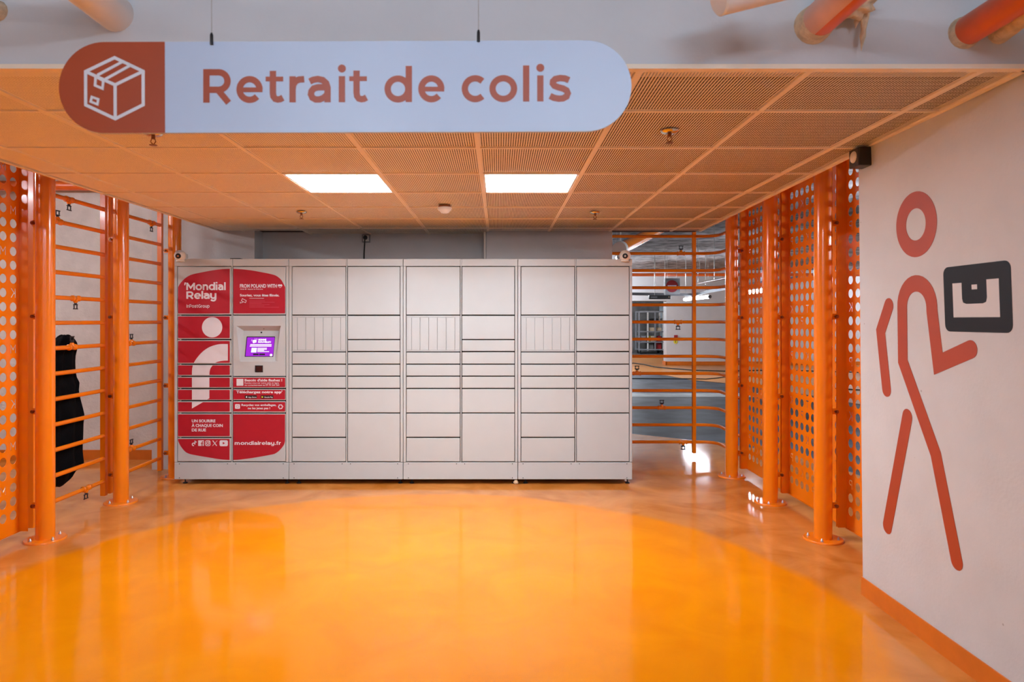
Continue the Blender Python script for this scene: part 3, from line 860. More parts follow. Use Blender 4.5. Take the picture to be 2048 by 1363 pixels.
def dome_camera(px, flip, label):
    x = DX(px); z = DZ(511.5); y = D-.012
    t = thing('dome_camera', (x, D, z), label, 'camera', 'dome cameras on the locker tops')
    mb = MB()
    n = 14
    prof = [(.0001, -.05)]+[(.05*math.cos(math.radians(a)), .05*math.sin(math.radians(a))) for a in range(-80, 81, 10)]+[(.0001, .05)]
    mb.lathe(prof, (x, y, z), 'z', 24); mb.build('housing', 'white_plastic', t)
    c = Vector((x, y, z)); d = Vector((flip*.33, -.92, -.12)).normalized()
    mb = MB(); mb.tube([c+d*.040, c+d*.050, c+d*.0515], [.024, .0235, .018], 16); mb.build('lens', 'black', t)
    mb = MB(); mb.tube([c+d*.050, c+d*.053], [.0105, .008], 12); mb.build('lens_glass', 'chrome', t)
    mb = MB(); mb.lathe([(.035, -.052), (.038, -.044), (.03, -.038)], (x, y+.004, z), 'z', 18); mb.build('mounting_ring', 'white_plastic', t)
    mb = MB(); mb.bbox(x-.03, x+.06*(-flip)+.0 if flip < 0 else x+.03, D+.03, D+.09, TOPZ, TOPZ+.052, .01, 2); mb.build('bracket', 'white_plastic', t)
dome_camera(361.5, .25, 'small white dome camera on the left corner of the locker row')
dome_camera(1249.5, -.45, 'small white dome camera on the right corner of the locker row')

# crumpled ball under the lockers
bm = bmesh.new(); bmesh.ops.create_icosphere(bm, subdivisions=3, radius=.021)
for v in bm.verts: v.co *= 1+random.uniform(-.22, .12)
for v in bm.verts: v.co += Vector((DX(1032), D+.02, .019))
me = bpy.data.meshes.new('crumpled_ball'); bm.to_mesh(me); bm.free(); me.materials.append(M['cream_foam'])
tag(link('crumpled_ball', me), 'small crumpled pale ball on the floor under the lockers', 'litter')

# socket and lead on the back wall
x, y, z = (733-CX)*6.85/F, 6.85, HC-(477-CY)*6.85/F
t = thing('wall_socket', (x, y, z), 'square wall socket with plug on the wall above the lockers', 'socket')
mb = MB(); mb.bbox(x-.041, x+.041, y-.03, y, z-.041, z+.041, .006, 2); mb.build('box', 'grey', t)
mb = MB(); mb.bbox(x-.030, x+.030, y-.034, y-.029, z-.030, z+.030, .002, 1); mb.build('plate', 'white_plastic', t)
mb = MB(); mb.lathe([(.022, 0), (.022, .02), (.014, .034)], (x-.004, y-.033, z+.006), '-y', 14); mb.build('plug', 'black', t)
mb = MB(); mb.tube([(x-.006, y-.055, z-.012), (x-.010, y-.045, z-.06), (x-.016, y-.035, z-.13), (x-.022, y-.02, z-.24), (x-.024, y-.02, z-.5)], .0065, 8); mb.build('lead', 'rubber', t)

# ------------------------------------------------------------ ceiling fittings
def sprinkler(px, d, label):
    x = (px-CX)*d/F
    t = thing('sprinkler', (x, d, CEIL), label, 'sprinkler', 'fire sprinklers in the ceiling')
    mb = MB(); mb.lathe([(.042, 0), (.040, .006), (.028, .012), (.014, .014)], (x, d, CEIL-.002), '-z', 20); mb.build('escutcheon', 'chrome', t)
    mb = MB(); mb.tube([(x, d, CEIL-.01), (x, d, CEIL-.03)], .009, 10); mb.tube([(x-.008, d, CEIL-.03), (x-.012, d, CEIL-.042), (x, d, CEIL-.056)], .0022, 6); mb.tube([(x+.008, d, CEIL-.03), (x+.012, d, CEIL-.042), (x, d, CEIL-.056)], .0022, 6); mb.build('body', 'bronze', t)
    mb = MB(); mb.lathe([(.004, .054), (.018, .057), (.017, .059)], (x, d, CEIL), '-z', 14); mb.build('deflector', 'bronze', t)
sprinkler(603, 5.42, 'brass sprinkler head in the ceiling behind the left light panel')
sprinkler(1190, 5.44, 'brass sprinkler head in the ceiling behind the right light panel')
sprinkler(1339, 3.10, 'chrome sprinkler head in the front of the ceiling, right of the hanging sign')
sprinkler(306.5, 3.14, 'brass sprinkler head peeking out under the brown end of the hanging sign')
x, y = (889.5-CX)*5.12/F, 5.12
t = thing('smoke_detector', (x, y, CEIL), 'round white smoke detector between the two light panels', 'smoke detector')
mb = MB(); mb.lathe([(.048, 0), (.048, .012), (.044, .014)], (x, y, CEIL-.002), '-z', 24); mb.build('base', 'bronze', t)
mb = MB(); mb.lathe([(.052, .014), (.054, .026), (.046, .040), (.034, .048), (.030, .056), (.014, .062), (.0001, .063)], (x, y, CEIL-.002), '-z', 28); mb.build('head', 'white_plastic', t)

# small black sensor box on the wall end
t = thing('sensor_box', (1.86, 3.45, 2.27), 'small black box with round pale lens at the top of the right wall', 'sensor')
mb = MB(); mb.bbox(1.803, 1.874, 3.37, 3.465, CEIL-.098, CEIL-.004, .006, 2); mb.build('housing', 'black', t)
mb = MB(); mb.lathe([(.030, 0), (.028, .004), (.016, .010), (.0001, .012)], (1.803, 3.418, CEIL-.047), '-x', 20); mb.build('lens', 'white_plastic', t)

# ------------------------------------------------------------ pipes through the fascia
def pipe(name, pts, r, m, label, n=24):
    mb = MB(); mb.tube(pts, r, n); return tag(mb.build(name, m), label, 'pipe', 'pipes running into the white fascia')
p = P(232, 28, 2.335)
pipe('white_pipe', [(p.x-.02, -.5, p.z+.02), (p.x, 2.345, p.z)], .062, 'pipe_white', 'thick white pipe running into the fascia above the brown sign end')
p = P(1625, 52, 2.335)
t = thing('orange_pipe', (p.x, 2.33, p.z), 'orange pipe with pale foam collar entering the fascia, second from the right', 'pipe', 'pipes running into the white fascia')
mb = MB(); mb.tube([(p.x+.03, -.5, p.z+.02), (p.x, 2.345, p.z)], .057, 24); mb.build('tube', 'pipe_orange', t)
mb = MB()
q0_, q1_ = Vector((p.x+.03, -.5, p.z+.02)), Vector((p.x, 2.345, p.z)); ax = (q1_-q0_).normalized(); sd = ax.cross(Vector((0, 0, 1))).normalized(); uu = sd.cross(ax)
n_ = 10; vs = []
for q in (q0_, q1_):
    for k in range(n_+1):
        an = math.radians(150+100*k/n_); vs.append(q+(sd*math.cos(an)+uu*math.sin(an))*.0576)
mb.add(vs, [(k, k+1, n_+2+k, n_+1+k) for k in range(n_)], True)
mb.build('pale_strip', 'pipe_pale', t)  # pale strip along the left side of the tube
mb = MB()
mb.tube([(p.x+.001, 2.28, p.z), (p.x, 2.30, p.z), (p.x, 2.345, p.z)], [.058, .061, .066], 20)
mb.build('foam_collar', 'cream_foam', t)
bm = bmesh.new(); bmesh.ops.create_icosphere(bm, subdivisions=4, radius=1)
for v in bm.verts:
    c = v.co.copy(); s = 1+.25*math.sin(c.x*5+c.z*7)*math.sin(c.y*6+1)+random.uniform(-.05, .05)
    v.co = Vector((p.x+.10+c.x*.075*s, 2.27+c.y*.05*s, p.z+.055+c.z*.055*s))
for k, (dx, L) in enumerate(((.165, .16), (.145, .08))):
    r0 = bmesh.ops.create_icosphere(bm, subdivisions=3, radius=1)
    for v in r0['verts']:
        c = v.co.copy(); w = .012*(1+.5*c.z)
        v.co = Vector((p.x+dx+c.x*w*(1+.3*math.sin(c.z*9))-.01*(1-c.z), 2.29+c.y*w, p.z+.05+c.z*L*.62-L*.35))
me = bpy.data.meshes.new('foam_drip'); bm.to_mesh(me); bm.free(); me.materials.append(M['cream_foam'])
for q in me.polygons: q.use_smooth = True
link('foam_drip', me, t)
p = P(1928, 66, 2.335)
t = thing('orange_pipe', (p.x, 2.33, p.z), 'plain orange pipe entering the fascia in the top right corner', 'pipe', 'pipes running into the white fascia')
mb = MB(); mb.tube([(p.x+.05, -.5, p.z+.05), (p.x, 2.345, p.z)], .050, 24); mb.build('tube', 'pipe_orange', t)
mb = MB(); mb.tube([(p.x+.001, 2.31, p.z), (p.x, 2.345, p.z)], [.051, .058], 20); mb.build('foam_collar', 'cream_foam', t)
mb = MB(); mb.tube([(p.x+.11, 1.7, p.z+.03), (p.x+.10, 2.2, p.z+.0), (p.x+.12, 2.34, p.z)], [.03, .035, .04], 12); mb.build('foam_bead', 'cream_foam', t)
# short white duct stub hanging under the slab, closed end towards us
c0 = P(1439, -5, 2.0); c1 = c0+Vector((.22, .03, .065))
t = thing('duct_stub', tuple(c0), 'short white cylindrical duct with a closed end at the top edge', 'duct')
mb = MB(); mb.tube([c0, c1], .052, 28); mb.build('tube', 'pipe_white', t)
dv = (c1-c0).normalized()
mb = MB(); mb.tube([c0-dv*.004, c0+dv*.001], [.048, .053], 28); mb.build('end_cap', 'white_plastic', t)
cm = (c0+c1)/2
mb = MB(); mb.tube([cm+Vector((0,0,.04)), (cm.x, cm.y, SLAB)], .006, 8); mb.build('hanger', 'steel', t)
# foam-sealed sleeve at the left edge
p = P(-6, 22, 2.335)
t = thing('pipe_sleeve', tuple(p), 'rough foam-sealed pipe end at the left edge of the fascia', 'pipe', 'pipes running into the white fascia')
mb = MB(); mb.tube([(p.x-.02, 2.0, p.z+.01), (p.x, 2.345, p.z)], .026, 16); mb.build('tube', 'grey', t)
mb = MB(); mb.tube([(p.x, 2.30, p.z), (p.x, 2.32, p.z), (p.x, 2.345, p.z)], [.028, .036, .040], 14); mb.build('foam_collar', 'cream_foam', t)

# ------------------------------------------------------------ orange posts
def post(x, y, side, label):
    t = thing('steel_post', (x, y, 0), label, 'post', 'orange round posts along the fences')
    mb = MB(); mb.tube([(x, y, .010), (x, y, SLAB)], .057, 32); mb.build('tube', 'orange', t)
    mb = MB(); mb.lathe([(.125, 0), (.125, .010), (.122, .012)], (x, y, 0), 'z', 32); bp = mb.build('base_plate', 'orange', t)
    for k in range(4):
        a = math.radians(60+90*k)
        mb = MB(); mb.lathe([(.009, .012), (.009, .020), (.005, .022), (.005, .030), (.002, .032)], (x+.092*math.cos(a), y+.092*math.sin(a), 0), 'z', 8); mb.build('bolt', 'steel', bp)
    for z in (.215, .85, 1.49, 2.12, 2.75):
        mb = MB()
        xa, xb = sorted((x+side*.045, x+side*.125))
        mb.box(xa, xb, y+.045, y+.053, z-.02, z+.02)
        cl = mb.build('clamp', 'orange', t)
        mb = MB(); mb.tube([(x+side*.105, y+.015, z), (x+side*.105, y+.092, z)], .007, 8); mb.tube([(x+side*.105, y+.020, z), (x+side*.105, y+.030, z)], .013, 6); mb.tube([(x+side*.105, y+.080, z), (x+side*.105, y+.088, z)], .013, 6); mb.build('clamp_bolt', 'bronze', cl)
    return t
for x, y, lab in ((-3.03, 4.50, 'thick orange post nearest the camera on the left, beside the hanging black garment'),
                  (-3.04, 5.42, 'orange post in the middle of the left fence, between the two ladder panels'),
                  (-3.03, 6.30, 'orange post at the left end of the lockers, beside the red unit')):
    post(x, y, -1, lab)
for x, y, lab in ((2.17, 4.50, 'thick orange post nearest the pictogram wall on the right'),
                  (2.185, 5.41, 'middle one of the three orange posts along the right fence'),
                  (2.19, 6.32, 'orange post farthest back on the right, where the railing bends')):
    post(x, y, 1, lab)

# ------------------------------------------------------------ perforated panels
ROW0, STEP, HR = .183, .0913, .030
def letter_poly(ch):
    """mirrored stencil letter as seen from the alcove, in a unit box (width about .75)"""
    if ch == 'K':
        s = .13
        p = [(0,0),(0,1),(s,1),(s,.50),(.58,1),(.76,1),(.33,.55),(.78,0),(.61,0),(.235,.455),(s,.35),(s,0)]
    elif ch == 'T':
        p = [(.31,0),(.31,.87),(0,.87),(0,1),(.75,1),(.75,.87),(.44,.87),(.44,0)]
    elif ch == 'M':
        L, R = ribbon([(.06,0),(.06,.88),(.42,.36),(.78,.88),(.78,0)], .12); p = L+R[::-1]
    elif ch == 'P':
        L, R = ribbon([(.06,0),(.06,.94),(.45,.94),(.60,.84),(.64,.70),(.60,.56),(.45,.46),(.20,.46)], .12); p = L+R[::-1]
    w = max(q[0] for q in p)
    return [(w/2-q[0], q[1]-.5) for q in p]
def perforated_face(width, height, letters_, ncol, nrow, x0=.055, mir=1):
    cu = bpy.data.curves.new('face_source', 'CURVE'); cu.dimensions = '2D'; cu.fill_mode = 'BOTH'; cu.extrude = .001
    def spl(pts):
        s = cu.splines.new('POLY'); s.points.add(len(pts)-1); s.use_cyclic_u = True
        for q, (a, b) in zip(s.points, pts): q.co = (a, b, 0, 1)
    spl([(0,0),(width,0),(width,height),(0,height)])
    for c in range(ncol):
        for r in range(nrow):
            x = x0+c*.0905; z = ROW0-.06+r*STEP
            if (c, r) in letters_:
                spl([(x+mir*u*.058, z+v*.060) for u, v in letter_poly(letters_[c, r])])
            else:
                spl([(x+HR*math.cos(2*pi*k/20), z+HR*math.sin(2*pi*k/20)) for k in range(20)])
    o = bpy.data.objects.new('face_source', cu); COL.objects.link(o)
    dg = bpy.context.evaluated_depsgraph_get(); dg.update()
    me = bpy.data.meshes.new_from_object(o.evaluated_get(dg))
    bpy.data.objects.remove(o); bpy.data.curves.remove(cu)
    return me
PW, PH, PZ = .885, 2.53, .06
pat_r = {(0,21):'P',(0,15):'K',(0,11):'P',(0,7):'K',(0,2):'P',(2,24):'K',(3,21):'K',(2,18):'K',(3,15):'T',(2,14):'P',(3,11):'K',(3,7):'T',(2,6):'P',(3,4):'K',(2,1):'K',(4,0):'P',(5,22):'P',(6,17):'T',(5,13):'K',(7,10):'P',(6,5):'K',(8,19):'K',(8,3):'T'}
pat_l = {(0,22):'M',(0,16):'K',(0,12):'M',(0,8):'K',(0,5):'M',(1,25):'M',(1,19):'M',(1,2):'M',(3,23):'K',(2,14):'M',(4,10):'K',(3,6):'M',(5,18):'M',(6,3):'K',(7,21):'M',(6,12):'K'}
face_r = perforated_face(PW, PH, pat_r, 9, 26)
face_l = perforated_face(PW, PH, pat_l, 9, 26, mir=-1)
for f in (face_r, face_l):
    f.materials.append(M['orange'])
# put the flat faces upright: u runs from the far edge towards the camera
bm = bmesh.new(); bm.from_mesh(face_r)
for v in bm.verts: v.co = Vector((v.co.z, -v.co.x, v.co.y))
bmesh.ops.recalc_face_normals(bm, faces=bm.faces); bm.to_mesh(face_r); bm.free()
bm = bmesh.new(); bm.from_mesh(face_l)
for v in bm.verts: v.co = Vector((v.co.z, -v.co.x, v.co.y))
bmesh.ops.recalc_face_normals(bm, faces=bm.faces); bm.to_mesh(face_l); bm.free()
def perf_panel(X, yfar, side, me, label):
    t = thing('perforated_panel', (X, yfar-PW/2, PZ), label, 'panel', 'perforated orange fence panels')
    f = link('face', me, t); f.location = (X, yfar, PZ)
    for nm, (ya, yb) in (('side_flange', (yfar-.002, yfar)), ('side_flange', (yfar-PW, yfar-PW+.002))):
        mb = MB(); xa, xb = sorted((X-side*.06, X-side*.001)); mb.box(xa, xb, ya, yb, PZ, PZ+PH); mb.build(nm, 'orange', t)
    mb = MB(); xa, xb = sorted((X-side*.04, X-side*.001)); mb.box(xa, xb, yfar-PW+.002, yfar-.002, PZ+PH-.002, PZ+PH); mb.build('top_flange', 'orange', t)
    mb = MB(); xa, xb = sorted((X-side*.012, X-side*.001)); mb.box(xa, xb, yfar-PW+.002, yfar-.002, PZ, PZ+.002); mb.build('bottom_flange', 'orange', t)
perf_panel(2.36, 4.565, 1, face_r, 'perforated orange panel nearest the pictogram wall, partly hidden by it')
perf_panel(2.36, 5.47, 1, face_r, 'perforated orange panel in the middle of the right fence')
perf_panel(2.36, 6.375, 1, face_r, 'perforated orange panel farthest back in the right fence')
perf_panel(-3.195, 4.485, -1, face_l, 'perforated orange panel cut off by the left edge of the photo')

# ------------------------------------------------------------ ladder fences with hooks
BZ, BS, NB, BR = .164, .1832, 13, .0165
def hook(parent, c, ax, updown):
    """T fitting on a bar with a black square ring; ax is the direction of the bar"""
    c = Vector(c); ax = Vector(ax).normalized(); u = Vector((0, 0, updown))
    mb = MB()
    mb.tube([c-ax*.042, c-ax*.040, c-ax*.030, c-ax*.028, c+ax*.028, c+ax*.030, c+ax*.040, c+ax*.042], [.0175, .023, .023, .0195, .0195, .023, .023, .0175], 14)
    mb.tube([c, c+u*.022, c+u*.034], [.019, .017, .012], 12)
    f = mb.build('hook_fitting', 'orange', parent)
    mb = MB(); s = .017
    b = c+u*.036
    pts = [b-ax*s*.5, b-ax*s+u*.012, b-ax*s+u*.042, b+ax*s+u*.042, b+ax*s+u*.012, b+ax*s*.5]
    mb.tube([b, b+u*.010], .008, 8)
    for p_, q_ in zip(pts, pts[1:]): mb.tube([p_, q_], .0042, 6)
    mb.tube([b-ax*s*1.4+u*.012, b+ax*s*1.4+u*.012], .0045, 6); mb.tube([b-ax*s*1.5+u*.043, b+ax*s*1.5+u*.043], .0045, 6)
    mb.build('hook_ring', 'black', f)
def ladder(X, y0, y1, label, hooks):
    t = thing('ladder_panel', (X, (y0+y1)/2, 0), label, 'railing', 'orange ladder panels with horizontal bars')
    for y in (y0+.018, y1-.018):
        mb = MB(); mb.box(X-.02, X+.02, y-.018, y+.018, .045, 2.60); mb.build('upright', 'orange', t)
    for k in range(NB+1):
        z = BZ+k*BS
        mb = MB(); mb.tube([(X+.004, y0+.03, z), (X+.004, y1-.012, z)], BR, 12); mb.build('bar', 'orange', t)
    for k, y, ud in hooks: hook(t, (X+.004, y, BZ+k*BS), (0, 1, 0), ud)
    return t
LX = -3.2
def yl(px): return -LX*F/(CX-px)
ladder(LX, 4.60, 5.475, 'orange ladder panel of horizontal bars holding the black garment', [(12, yl(137), -1), (11, yl(114), 1), (8, yl(150), -1), (6, yl(143), 1), (0, yl(171), -1)])
ladder(LX, 5.515, 6.385, 'orange ladder panel next to the red locker, behind the middle post', [(12, yl(302), -1), (6, yl(262), 1), (1, yl(262), 1)])
# bent railing behind the lockers on the right
RB = 7.2
t = thing('corner_railing', (2.0, RB, 0), 'orange railing of horizontal bars bending round the corner right of the lockers', 'railing', 'orange ladder panels with horizontal bars')
for k in range(NB):
    z = BZ+k*BS
    pts = [(1.15, RB, z), (2.18, RB, z)]+[(2.18+.15*math.sin(a), RB-.15+.15*math.cos(a), z) for a in [math.radians(q) for q in (15, 30, 45, 60, 75, 90)]]+[(2.33, 6.46, z)]
    mb = MB(); mb.tube(pts, BR, 12); mb.build('bar', 'orange', t)
for x in (1.145, 2.09):
    mb = MB(); mb.box(x-.017, x+.017, RB-.024, RB+.02, .047, 2.60); mb.build('upright', 'orange', t)
mb = MB(); mb.box(2.312, 2.348, 6.42, 6.46, .047, 2.60); mb.build('upright', 'orange', t)
def xr(px): return (px-CX)*RB/F
for k, px, ud in ((11, 1362, 1), (7, 1356, -1), (4, 1274, 1), (2, 1323.5, 1), (0, 1366, -1)):
    hook(t, (xr(px), RB, BZ+k*BS), (1, 0, 0), ud)
hook(t, (2.33, 6.85, BZ+8*BS), (0, 1, 0), 1)
hook(t, (2.33, 6.62, BZ+9*BS), (0, 1, 0), -1); hook(t, (2.33, 6.62, BZ+4*BS), (0, 1, 0), 1)

# ------------------------------------------------------------ black garment on the left railing
rows_ = [  # z, near edge y, far edge y, half thickness
 (1.352, 4.985, 5.035, .02), (1.335, 4.955, 5.075, .05), (1.30, 4.925, 5.13, .065), (1.26, 4.88, 5.12, .07), (1.20, 4.85, 5.085, .07), (1.10, 4.83, 5.09, .075), (1.0, 4.82, 5.10, .08),
 (.985, 4.815, 5.155, .085), (.94, 4.815, 5.11, .085), (.85, 4.81, 5.15, .085), (.75, 4.80, 5.19, .085), (.70, 4.80, 5.205, .085), (.66, 4.80, 5.19, .08), (.55, 4.79, 5.20, .085),
 (.45, 4.79, 5.19, .08), (.36, 4.80, 5.22, .08), (.32, 4.80, 5.215, .075), (.30, 4.82, 5.10, .06), (.25, 4.84, 5.10, .05), (.235, 4.85, 5.00, .04), (.215, 4.88, 4.95, .02)]
mb = MB(); n = 40; vs = []
for i, (z, a, b, h) in enumerate(rows_):
    for k in range(n):
        an = 2*pi*k/n
        pleat = 1+.20*math.sin(an*7+z*3)+.10*math.sin(an*11-z*9)
        if i < 3: pleat = 1
        vs.append((LX-.118+h*math.sin(an)*pleat, (a+b)/2+.135+(b-a)/2*math.cos(an)*(1+.03*math.sin(an*9+z*11)), z+.012*math.sin(an*3+i)))
fs = [(i*n+k, i*n+(k+1) % n, (i+1)*n+(k+1) % n, (i+1)*n+k) for i in range(len(rows_)-1) for k in range(n)]
mb.add(vs, fs+[tuple(range(n)), tuple(reversed(range((len(rows_)-1)*n, len(rows_)*n)))], True)
g = mb.build('hanging_garment', 'cloth')
tag(g, 'long black garment hanging on the left ladder panel', 'garment')
sb = g.modifiers.new('s', 'SUBSURF'); sb.levels = 1; sb.render_levels = 1

# ------------------------------------------------------------ pictogram on the right wall
def wallpt(px, py):
    z = 1.4
    for _ in range(12):
        d = WX(z)*F/(px-CX); z = HC-(py-CY)*d/F
    return (-d, z)          # s = -depth, so image right is +s
def wmap(s_, z, h): return Vector((WX(z)-h-.0004, -s_, z))
t = thing('wall_pictogram', (WX(1.2)-.002, 2.9, .2), 'orange walking stick figure carrying a navy box painted on the right wall', 'pictogram')
SWW = .074
def smooth(pts, it=2):
    return pts
c = wallpt(1833, 447); h0 = wallpt(1794, 447); h1 = wallpt(1873, 447); v0 = wallpt(1833, 380); v1 = wallpt(1833, 516)
cx_, cz_ = (h0[0]+h1[0])/2, (v0[1]+v1[1])/2
ro = ((h1[0]-h0[0])+(v0[1]-v1[1]))/4; ri = ro*.49
mb = MB(); mb.stroke(arc(cx_, cz_, (ro+ri)/2, (ro+ri)/2, 0, 360, 48)[:-1], ro-ri, wmap, .0012, True); mb.build('head', 'picto', t)
W2 = lambda L: [wallpt(*p) for p in L]
mb = MB()
aL = wallpt(1804.5, 610); aR = wallpt(1863.5, 600); tp = wallpt(1834, 566)
acx = (aL[0]+aR[0])/2; ar = (aR[0]-aL[0])/2; acz = tp[1]-ar
elb = wallpt(1877, 727)
hip = wallpt(1806, 722); knee = wallpt(1872, 908); foot = wallpt(1914, 1122); hand = wallpt(1942, 698)
pts = [hand, elb, (acx+ar, acz-.02)]+arc(acx, acz, ar, ar, 0, 180, 16)+[hip]
k1 = Vector(hip)+(Vector(knee)-Vector(hip))*.12
pts += [tuple(knee), foot]
mb.stroke(pts, SWW, wmap, .0012, rnd=True); mb.build('body', 'picto', t)
mb = MB(); mb.stroke(W2([(1778, 611), (1761.5, 662), (1773.5, 778)]), SWW, wmap, .0012, rnd=True); mb.build('arm', 'picto', t)
mb = MB(); mb.stroke(W2([(1815, 833), (1775, 1052)]), SWW, wmap, .0012, rnd=True); mb.build('leg', 'picto', t)
b0 = wallpt(1889, 597); b1 = wallpt(2024, 593); zt_, zb_ = wallpt(1955, 527)[1], wallpt(1955, 664)[1]
bw, bh = b1[0]-b0[0], zt_-zb_
BXY = lambda u, v: (b0[0]+u*bw, zb_+v*bh)
def bx_rect(u0, v0, u1, v1, r): 
    p, q = BXY(u0, v0), BXY(u1, v1); return rrect(p[0], p[1], q[0], q[1], r)
mb = MB(); mb.prism(bx_rect(0, 0, 1, 1, .03), wmap, .0012); bx = mb.build('carried_box', 'picto_navy', t)
mb = MB()
wm2 = lambda s_, z, h: wmap(s_, z, h+.0013)
mb.prism([BXY(*p) for p in [(.15,.22),(.84,.22),(.84,.76),(.67,.76),(.67,.50),(.655,.44),(.61,.42),(.36,.42),(.31,.44),(.295,.50),(.295,.74),(.15,.74)]], wm2, .0006)
mb.prism([BXY(*p) for p in [(.45,.63),(.53,.63),(.53,.70),(.45,.70)]], wm2, .0006)
mb.build('box_mark', 'white_wall', bx)

# ------------------------------------------------------------ luminaires
def tube_light(c, axis, L, m, label, r=.035):
    c = Vector(c); a = Vector(axis).normalized()
    t = thing('tube_light', tuple(c), label, 'light', 'tube luminaires under the concrete slab')
    mb = MB(); mb.tube([c-a*L/2, c+a*L/2], r, 14); mb.build('diffuser', m, t)
    for s in (-1, 1):
        mb = MB(); mb.tube([c+a*s*L/2, c+a*s*(L/2+.03)], r*1.06, 14); cp = mb.build('end_cap', 'grey', t)
        e = c+a*s*(L/2-.12); mb = MB(); mb.tube([e+Vector((0,0,r)), (e.x, e.y, SLAB)], .004, 6); mb.build('hanger', 'steel', t)
tube_light((-1.2, -1.6, 2.85), (1, 0, 0), 1.5, 'tube_near', 'unseen tube lamp added behind the photographer on the left')
tube_light((.9, -1.6, 2.85), (1, 0, 0), 1.5, 'tube_near', 'unseen tube lamp added behind the photographer on the right')
tube_light((-5.2, 5.3, 2.85), (0, 1, 0), 1.5, 'tube_side', 'tube lamp in the bay left of the fence, near the back wall')
tube_light((-5.2, 1.6, 2.85), (0, 1, 0), 1.5, 'tube_side', 'tube lamp in the bay left of the fence, nearer the camera')
tube_light((4.97, 16.9, 2.02), (0, 1, 0), 2.1, 'tube_low', 'bright tube lamp in the car park seen between the railing bars', .04)
tube_light((4.97, 13.05, 2.02), (0, 1, 0), .9, 'tube_low', 'bright tube lamp seen through the holes of the farthest right panel', .04)
tube_light((4.97, 7.6, 2.3), (0, 1, 0), 1.8, 'tube_far', 'tube lamp over the road beyond the right fence', .04)
tube_light((4.97, 3.4, 2.3), (0, 1, 0), 1.8, 'tube_far', 'tube lamp over the road behind the pictogram wall', .04)
tube_light((12.6, 20.0, 2.75), (1, 0, 0), 2.4, 'tube_far', 'unseen tube lamp added right in front of the far white wall')  # out of sight past the right wall, added to brighten the far wall
tube_light((11.0, 16.0, 2.75), (0, 1, 0), 2.4, 'tube_far', 'unseen tube lamp added near the far white wall')  # also added and hidden, more light for the far wall
tube_light((2.4, 19.5, 2.7), (1, 0, 0), 1.5, 'tube_fill', 'fill lamp added out of sight behind the lockers to brighten the far wall')  # added fill for the far wall, kept out of view by the lockers
tube_light((3.9, 26.5, 2.85), (1, 0, 0), 1.2, 'tube_fill', 'unseen fill lamp inside the far bay, brightening the trolley')  # unseen, strength raised to brighten the trolley
p = P(1236, 514.5, 9.5)
tube_light((p.x, 9.5, p.z), (0, 1, 0), .06, 'tube_far', 'small glowing lamp behind the right dome camera', .028)

# ------------------------------------------------------------ car park fittings seen through the railing
def straight_pipe(name, pts, r, m, label, cat='pipe', group='pipes under the car park slab'):
    mb = MB(); mb.tube(pts, r, 14); return tag(mb.build(name, m), label, cat, group)
a, b = P(1205, 549, 18.6), P(1760, 549, 18.6)
sp_ = straight_pipe('sprinkler_pipe', [a, b], .044, 'pipe_orange', 'long dark orange pipe crossing the car park under the slab')
for f_ in (.1, .35, .6, .85):
    q = a+(b-a)*f_; mb = MB(); mb.tube([q, (q.x, q.y, SLAB)], .007, 6); mb.build('hanger', 'steel', sp_)
a, b = P(1384, 569, 15), P(1452, 556, 9.5)
sp_ = straight_pipe('sprinkler_pipe', [a, b], .016, 'pipe_orange', 'thin slanting orange pipe right of the no entry sign')
for f_ in (.25, .75):
    q = a+(b-a)*f_; mb = MB(); mb.tube([q, (q.x, q.y, SLAB)], .005, 6); mb.build('hanger', 'steel', sp_)
a, b = P(1232, 503, 8.0), P(1330, 455, 10.5)
t = thing('main_pipe', tuple(a), 'glossy orange pipe with white clamp behind the right dome camera', 'pipe', 'pipes under the car park slab')
mb = MB(); mb.tube([P(1241, 497, 8.0), P(1330, 452, 10.0)], .075, 20); mb.build('tube', 'orange', t)
mb = MB(); a_, b_ = P(1241, 497, 8.0), P(1330, 452, 10.0); dv = (b_-a_).normalized()
mb.tube([a_-dv*.05, a_+dv*.03], .088, 20); cl = mb.build('clamp', 'white_plastic', t)
mb = MB(); mb.tube([a_+Vector((0,0,.07)), (a_.x, a_.y, SLAB)], .006, 8); mb.tube([a_+Vector((-.1,0,.0)), (a_.x-.1, a_.y, SLAB)], .006, 8); mb.build('hanger', 'steel', cl)
# cable tray
mb = MB()
tr = [P(1205, 589, 18), P(1385, 592, 17), P(1470, 576, 13), P(1600, 560, 11)]
for q0_, q1_ in zip(tr, tr[1:]):
    mb.hexa([q0_+Vector((-.02,-.06,0)), q0_+Vector((.02,.06,0)), q1_+Vector((.02,.06,0)), q1_+Vector((-.02,-.06,0)), q0_+Vector((-.02,-.06,.07)), q0_+Vector((.02,.06,.07)), q1_+Vector((.02,.06,.07)), q1_+Vector((-.02,-.06,.07))])
t = thing('cable_tray', tuple(tr[1]), 'grey metal cable tray crossing above the car park walkway', 'cable tray')
mb.build('tray', 'grey', t)
for q in (P(1310, 590, 17.5), P(1371, 591, 17.1), P(1411, 587, 15.8)):
    mb = MB(); mb.tube([q, (q.x, q.y, SLAB)], .008, 6); mb.build('hanger', 'steel', t)
